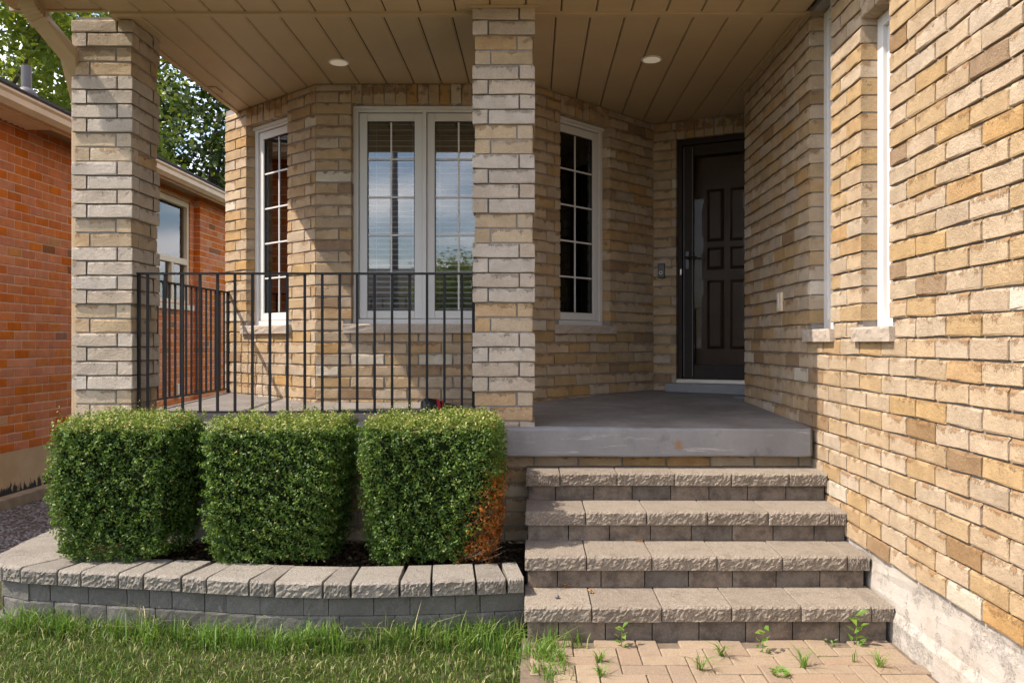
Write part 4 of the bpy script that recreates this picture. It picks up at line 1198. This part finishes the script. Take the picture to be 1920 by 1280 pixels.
# black and red shoe lying on the porch behind the hedge
sh = tag(empty("shoe", (-.66, 5.72, slab_z(5.72)), R(25)), "black and red shoe on the porch floor behind the railing", "shoe")
M['redp'] = simple_mat("red_fabric", (0.50, 0.02, 0.03), 0.6, 0.1, 20, 80, 0.1)
M['wht'] = simple_mat("white_rubber", (0.75, 0.75, 0.75), 0.5, 0.05, 20, 80, 0)
m_ = MB(); pr = [(-.13, .03, .075), (-.10, .042, .095), (-.04, .044, .085), (.03, .043, .06), (.09, .045, .045), (.125, .035, .035), (.14, .015, .022)]
for (x, w_, h_) in pr:
    for k in range(9):
        an = math.pi * k / 8; m_.v.append((x, -w_ * math.cos(an), .022 + (h_ - .012) * math.sin(an) ** .7))
for i in range(len(pr) - 1):
    for k in range(8): m_.f.append((i * 9 + k, i * 9 + k + 1, i * 9 + 10 + k, i * 9 + 9 + k))
m_.f += [tuple(range(9)), tuple((len(pr) - 1) * 9 + k for k in range(8, -1, -1))]
m_.build("upper", M['black'], sh, smooth=True)
m_ = MB(); m_.prism([(-.135, -.03), (-.05, -.043), (.08, -.046), (.14, -.02), (.147, 0), (.14, .02), (.08, .046), (-.05, .043), (-.135, .03)], 0, .023); m_.build("sole", M['wht'], sh, bevel=.004)
for xx in (-.02, .02):
    m_ = MB()
    for k in range(9):
        an = math.pi * k / 8; hh = .080 if xx < 0 else .066
        m_.v += [(xx - .012, -.0455 * math.cos(an), .024 + (hh - .008) * math.sin(an) ** .7), (xx + .012, -.0455 * math.cos(an), .024 + (hh - .012) * math.sin(an) ** .7)]
    m_.f = [(2 * k, 2 * k + 1, 2 * k + 3, 2 * k + 2) for k in range(8)]; m_.build("stripe", M['redp'], sh)

# ------------------------------------------------------------------ neighbour
nb = tag(empty("neighbour_house", (-5.2, 8, -.17)), "orange brick neighbouring house with tan gutter at the left edge", "house")
NX = -5.2
def nbp(mb_, name, mat, parent=None, **k): return mb_.build(name, mat, parent or nb, (5.2, -8, .17) if parent is None else (0, 0, 0), **k)
NO = (NX, 5.2); NLn = 7.35
nop = (11.29 - 5.2, 12.40 - 5.2, 1.96, 3.50)
def nwall(O, L, ops, seed, limit, key):
    w = wall_back("wall", (O[0] + 5.2, O[1] - 8), (0, 1), L, .0, 3.62, ops, M['red_mortar'], nb, t=.2)
    w.location.z = .17
    lay_bricks(w, L, .315, 3.62, ops, M['red'], M['red_j'], pitch=.232, h=.0925, jt=.011, proud=.004, off=.5, seed=seed, limit=limit, key=key, rough=.6)
    return w
def nbk(it):
    y = 5.2 + it[0]; px = 1002 - 1540 * 5.2 / y
    vis = (-20 < px < 145) or (285 < px < 440)
    return (0 if vis and it[1] > .2 else 1, y)
w1 = nwall(NO, NLn, [nop], 61, 300, nbk)
w2_ = nwall((NX + .09, 5.2 + NLn), 1.9, [], 62, 300, None)
nbp(MB().box(NX - 4, NX + .005, 5.2, 14.4, -.3, .318), "foundation", M['nbfound'])
nbp(MB().box(NX - 4, NX - .19, 5.2, 5.4, .3, 3.62), "front_wall", M['red_mortar'])
# soffit boards, fascia, gutter
y = 4.9; k = 0
sfn = nbp(MB().box(NX - .1, NX + .33, 4.9, 14.6, 3.632, 3.66), "soffit", M['trim'])
while y < 14.5:
    MB().box(NX - .05, NX + .32, y + .003, y + .145, 3.617, 3.630).build("soffit_board", M['soffit'], sfn); y += .15
nbp(MB().box(NX + .325, NX + .35, 4.9, 14.6, 3.54, 3.70), "fascia", M['gutter'])
gp = [(NX + .352, 3.555), (NX + .41, 3.555), (NX + .45, 3.60), (NX + .452, 3.655), (NX + .468, 3.68), (NX + .468, 3.70), (NX + .455, 3.70), (NX + .45, 3.685), (NX + .352, 3.685)]
m_ = MB(); n = len(gp); m_.v = [(x, 4.9, z) for x, z in gp] + [(x, 14.6, z) for x, z in gp]
m_.f = [tuple(range(n)), tuple(range(2 * n - 1, n - 1, -1))] + [(i, (i + 1) % n, n + (i + 1) % n, n + i) for i in range(n)]
nbp(m_, "gutter", M['gutter'])
m_ = MB(); rx = -8.6; rz = 3.71 + .505 * (NX + .44 - rx)
m_.v = [(NX + .44, 4.85, 3.705), (NX + .44, 14.65, 3.705), (rx, 14.65, rz), (rx, 4.85, rz), (NX + .44, 4.85, 3.73), (NX + .44, 14.65, 3.73), (rx, 14.65, rz + .03), (rx, 4.85, rz + .03), (-12, 14.65, 3.6), (-12, 4.85, 3.6)]
m_.f = [(3, 2, 1, 0), (4, 5, 6, 7), (0, 1, 5, 4), (1, 2, 6, 5), (3, 0, 4, 7), (7, 6, 8, 9), (2, 3, 9, 8)]
rf = nbp(m_, "roof", M['shingle'])
# shingle courses as thin strips
for k in range(26):
    s0 = k * .13; x0 = NX + .445 - s0 * .88; z0 = 3.733 + s0 * .445
    m_ = MB(); m_.v = [(x0, 4.85, z0 + .010), (x0, 14.65, z0 + .010), (x0 - .115, 14.65, z0 + .062), (x0 - .115, 4.85, z0 + .062), (x0, 4.85, z0), (x0, 14.65, z0)]
    m_.f = [(0, 1, 2, 3), (4, 5, 1, 0)]; m_.build("shingle_course", M['shingle'], rf)
m_ = MB(); m_.tube([(-5.3, 8.57, 3.9), (-5.3, 8.57, 4.28)], .05, 20); m_.build("vent_pipe", M['pipe'], rf, smooth=False)
m_ = MB(); m_.tube([(-5.3, 8.57, 3.93), (-5.3, 8.57, 4.02), (-5.3, 8.57, 4.05)], [.13, .085, .055], 20); m_.build("pipe_flashing", M['pipe'], rf, smooth=True)
# window
ow = nbp(MB(), "window", M['cream']) if False else None
a, b, c, d = 11.29, 12.40, 1.96, 3.50
m_ = MB(); X0, X1 = NX - .10, NX - .015
m_.box(X0, X1, a, a + .07, c, d); m_.box(X0, X1, b - .07, b, c, d); m_.box(X0, X1, a + .07, b - .07, d - .08, d); m_.box(X0, X1, a + .07, b - .07, c, c + .07)
zm = 2.60; m_.box(X0, X1, a + .07, b - .07, zm - .045, zm + .045); ym = (a + b) / 2; m_.box(X0, X1, ym - .035, ym + .035, c + .07, zm - .045)
nw = nbp(m_, "window", M['cream'], bevel=.006)
for (p, q, s_, t_) in ((a + .07, b - .07, zm + .045, d - .08), (a + .07, ym - .035, c + .07, zm - .045), (ym + .035, b - .07, c + .07, zm - .045)):
    MB().box(X0 + .03, X0 + .036, p, q, s_, t_).build("pane", M['nbglass'], nw)
MB().box(X0 - .4, X0 - .35, a - .3, b + .3, c - .2, d + .2).build("backing", M['room'], nw)
MB().box(NX - .09, NX + .05, a - .05, b + .05, c - .085, c - .004).build("sill", M['cream'], nw, bevel=.006)
# louvred exhaust under the soffit
lv = nbp(MB().box(NX + .02, NX + .30, 7.72, 8.36, 3.600, 3.6165), "exhaust_louvre", M['cream'])
for k in range(7):
    y = 7.75 + k * .087
    m_ = MB(); m_.v = [(NX + .03, y, 3.600), (NX + .29, y, 3.600), (NX + .29, y + .06, 3.555), (NX + .03, y + .06, 3.555), (NX + .03, y + .07, 3.60), (NX + .29, y + .07, 3.60)]
    m_.f = [(0, 1, 2, 3), (3, 2, 5, 4), (0, 3, 4), (1, 5, 2)]; m_.build("louvre_blade", M['cream'], lv)
hb = nbp(MB().box(NX + .004, NX + .06, 11.85, 12.0, .62, .80), "dryer_vent", M['cream'], bevel=.008)
MB().box(NX + .06, NX + .09, 11.86, 11.99, .60, .66).build("vent_flap", M['cream'], hb)

# side yard: gravel, timber edging
m_ = MB(); m_.box(-5.2, -3.42, 2.5, 13, -.21, -.158)
gs = tag(m_.build("side_yard", M['sand']), "gravel strip between the two houses", kind="structure")
g = np.random.default_rng(31); n = 9000
V = []; F = []; RN = []
base = np.array([(1, 0, 0), (-1, 0, 0), (0, 1, 0), (0, -1, 0), (0, 0, 1), (0, 0, -1)], float)
tri = [(0, 2, 4), (2, 1, 4), (1, 3, 4), (3, 0, 4), (2, 0, 5), (1, 2, 5), (3, 1, 5), (0, 3, 5)]
xs_ = g.uniform(-5.15, -3.35, n); ys_ = 4.4 + 5.5 * g.uniform(0, 1, n) ** 1.3
for i in range(n):
    sc_ = g.uniform(.010, .024); v = base * g.uniform(.6, 1.2, (6, 1)) * sc_ * np.array([1, 1, .6]); an = g.uniform(0, 6.28)
    cs, sn = math.cos(an), math.sin(an); b0 = len(V)
    zz = -.158 if xs_[i] < -3.42 else -.158 + (xs_[i] + 3.42) * .3
    V += [(x * cs - y * sn + xs_[i], x * sn + y * cs + ys_[i], z + zz + .006) for x, y, z in v]; F += [tuple(b0 + t for t in q) for q in tri]; RN += [g.random()] * 8
me = bpy.data.meshes.new("gravel"); me.from_pydata(V, [], F); me.update(); at = me.attributes.new("rnd", 'FLOAT', 'FACE'); at.data.foreach_set("value", np.array(RN, dtype=np.float32))
tag(link_mesh("gravel", me, M['gravel']), "loose grey-brown gravel between the houses", kind="stuff")
te = tag(empty("timber_edging", (-4.95, 7.2, -.158)), "weathered timber edging along the neighbour's foundation", "edging")
MB().box(-.06, .06, -2.0, 1.25, 0, .11).build("beam", M['timber'], te, bevel=.01)
MB().box(-.19, -.065, -2.0, 1.15, .02, .075).build("plank", M['timber'], te, bevel=.008)

# ------------------------------------------------------------------ trees
def tree(name, loc, label, h_trunk, crown_c, crown_r, n_clump, per, leaf, mat, seed, limbs=9, tr=.22):
    t = tag(empty(name, loc), label, "tree", None)
    g = np.random.default_rng(seed); cc = np.array(crown_c); crr = np.array(crown_r)
    m_ = MB()
    m_.tube([(0, 0, -.1), (.05, .03, h_trunk * .5), (.0, .05, h_trunk), (cc[0] * .6, cc[1] * .6, cc[2] + crr[2] * .5)], [tr, tr * .8, tr * .62, tr * .1], 10); m_.build("trunk", M['bark'], t, smooth=True)
    cen = []
    for k in range(n_clump):
        v = g.normal(size=3); v /= np.linalg.norm(v); rr = g.uniform(.35, 1.0) ** .6
        cen.append(cc + v * rr * crr)
    cen = np.array(cen)
    for k in range(limbs):
        q = cen[g.integers(n_clump)]; st_ = np.array([0, 0, h_trunk * g.uniform(.75, 1.1)]); mid = st_ * .5 + q * .5 + np.array([0, 0, g.uniform(-.1, .4)])
        mb_ = MB(); mb_.tube([tuple(st_), tuple(mid), tuple(q)], [tr * .42, tr * .25, tr * .05], 7); mb_.build("limb", M['bark'], t, smooth=True)
    idx = np.repeat(np.arange(n_clump), per); n = len(idx)
    sig = g.uniform(.22, .5, n_clump)[idx][:, None]
    P = cen[idx] + g.normal(size=(n, 3)) * sig * np.array([1, 1, .7])
    Nl = g.normal(size=(n, 3)) * .8 + np.array([0, 0, .7]) + (P - cc) / crr * .4
    o = link_mesh("crown", leaf_mesh("crown", P, Nl, g.uniform(.6, 1.25, n) * leaf, seed + 1, .75, .25), mat, t)
    return t
tree("maple_tree", (-11.0, 14.5, -.2), "bright green leafy tree behind the neighbour's roof at the upper left", 3.0, (0.6, 0, 6.6), (4.2, 3.4, 3.6), 240, 150, .14, M['treeA'], 801)
tree("shade_tree", (-9.6, 23.5, -.2), "dark green tree between the left column and the bay window", 3.5, (1.0, 0, 6.2), (4.6, 3.2, 5.0), 330, 150, .17, M['treeB'], 802)
tree("yard_tree", (-15.5, 24.0, -.2), "pale green tree far behind the neighbour's vent pipe", 3.5, (0.0, 0, 7.5), (5, 3.5, 4.5), 130, 110, .20, M['treeA'], 803)
# mirrored in the panes: street tree, lamp post and the house across the road
tree("street_tree", (-3.2, -20.0, 0), "young green street tree mirrored in the double window", 1.8, (0, 0, 3.3), (1.5, 1.4, 1.6), 70, 110, .13, M['treeA'], 804, tr=.11)
tree("street_tree", (3.8, -24.0, 0), "broad street tree behind the viewpoint, mirrored in the panes", 2.0, (0, 0, 4.0), (2.6, 2.2, 2.3), 80, 110, .15, M['treeB'], 805, tr=.14)
lp = tag(empty("street_lamp", (-3.6, -8.0, -.05)), "tall grey street lamp pole mirrored in the double window", "lamp")
MB().tube([(0, 0, 0), (0, 0, 8)], [.13, .08], 14).build("pole", M['pipe'], lp, smooth=True)
MB().tube([(0, 0, 7.9), (0, -.6, 8.3), (0, -1.6, 8.5)], [.05, .04, .035], 8).build("arm", M['pipe'], lp)
MB().box(-.12, .12, -2.1, -1.5, 8.44, 8.56).build("lamp_head", M['pipe'], lp, bevel=.03)
fh = tag(empty("far_house", (-9, -27, 0)), "low brick house across the street, mirrored in the panes", "house")
MB().box(-7, 7, -4, 4, -.1, 2.9).build("wall", M['red_mortar'], fh)
m_ = MB(); m_.v = [(-7.5, -4.5, 2.9), (7.5, -4.5, 2.9), (7.5, 4.5, 2.9), (-7.5, 4.5, 2.9), (-4, 0, 5.0), (4, 0, 5.0)]; m_.f = [(3, 2, 1, 0), (0, 1, 5, 4), (2, 3, 4, 5), (1, 2, 5), (3, 0, 4)]
m_.build("roof", M['shingle'], fh)
for xx in (-5, -1.6, 4.6):
    wf = MB().box(xx - .8, xx + .8, 4.0, 4.05, 1.0, 2.3).build("window", M['white'], fh); MB().box(xx - .72, xx + .72, 4.05, 4.06, 1.08, 2.22).build("pane", M['nbglass'], wf)
MB().box(1.2, 2.2, 4.0, 4.06, 0, 2.1).build("door", M['door'], fh)
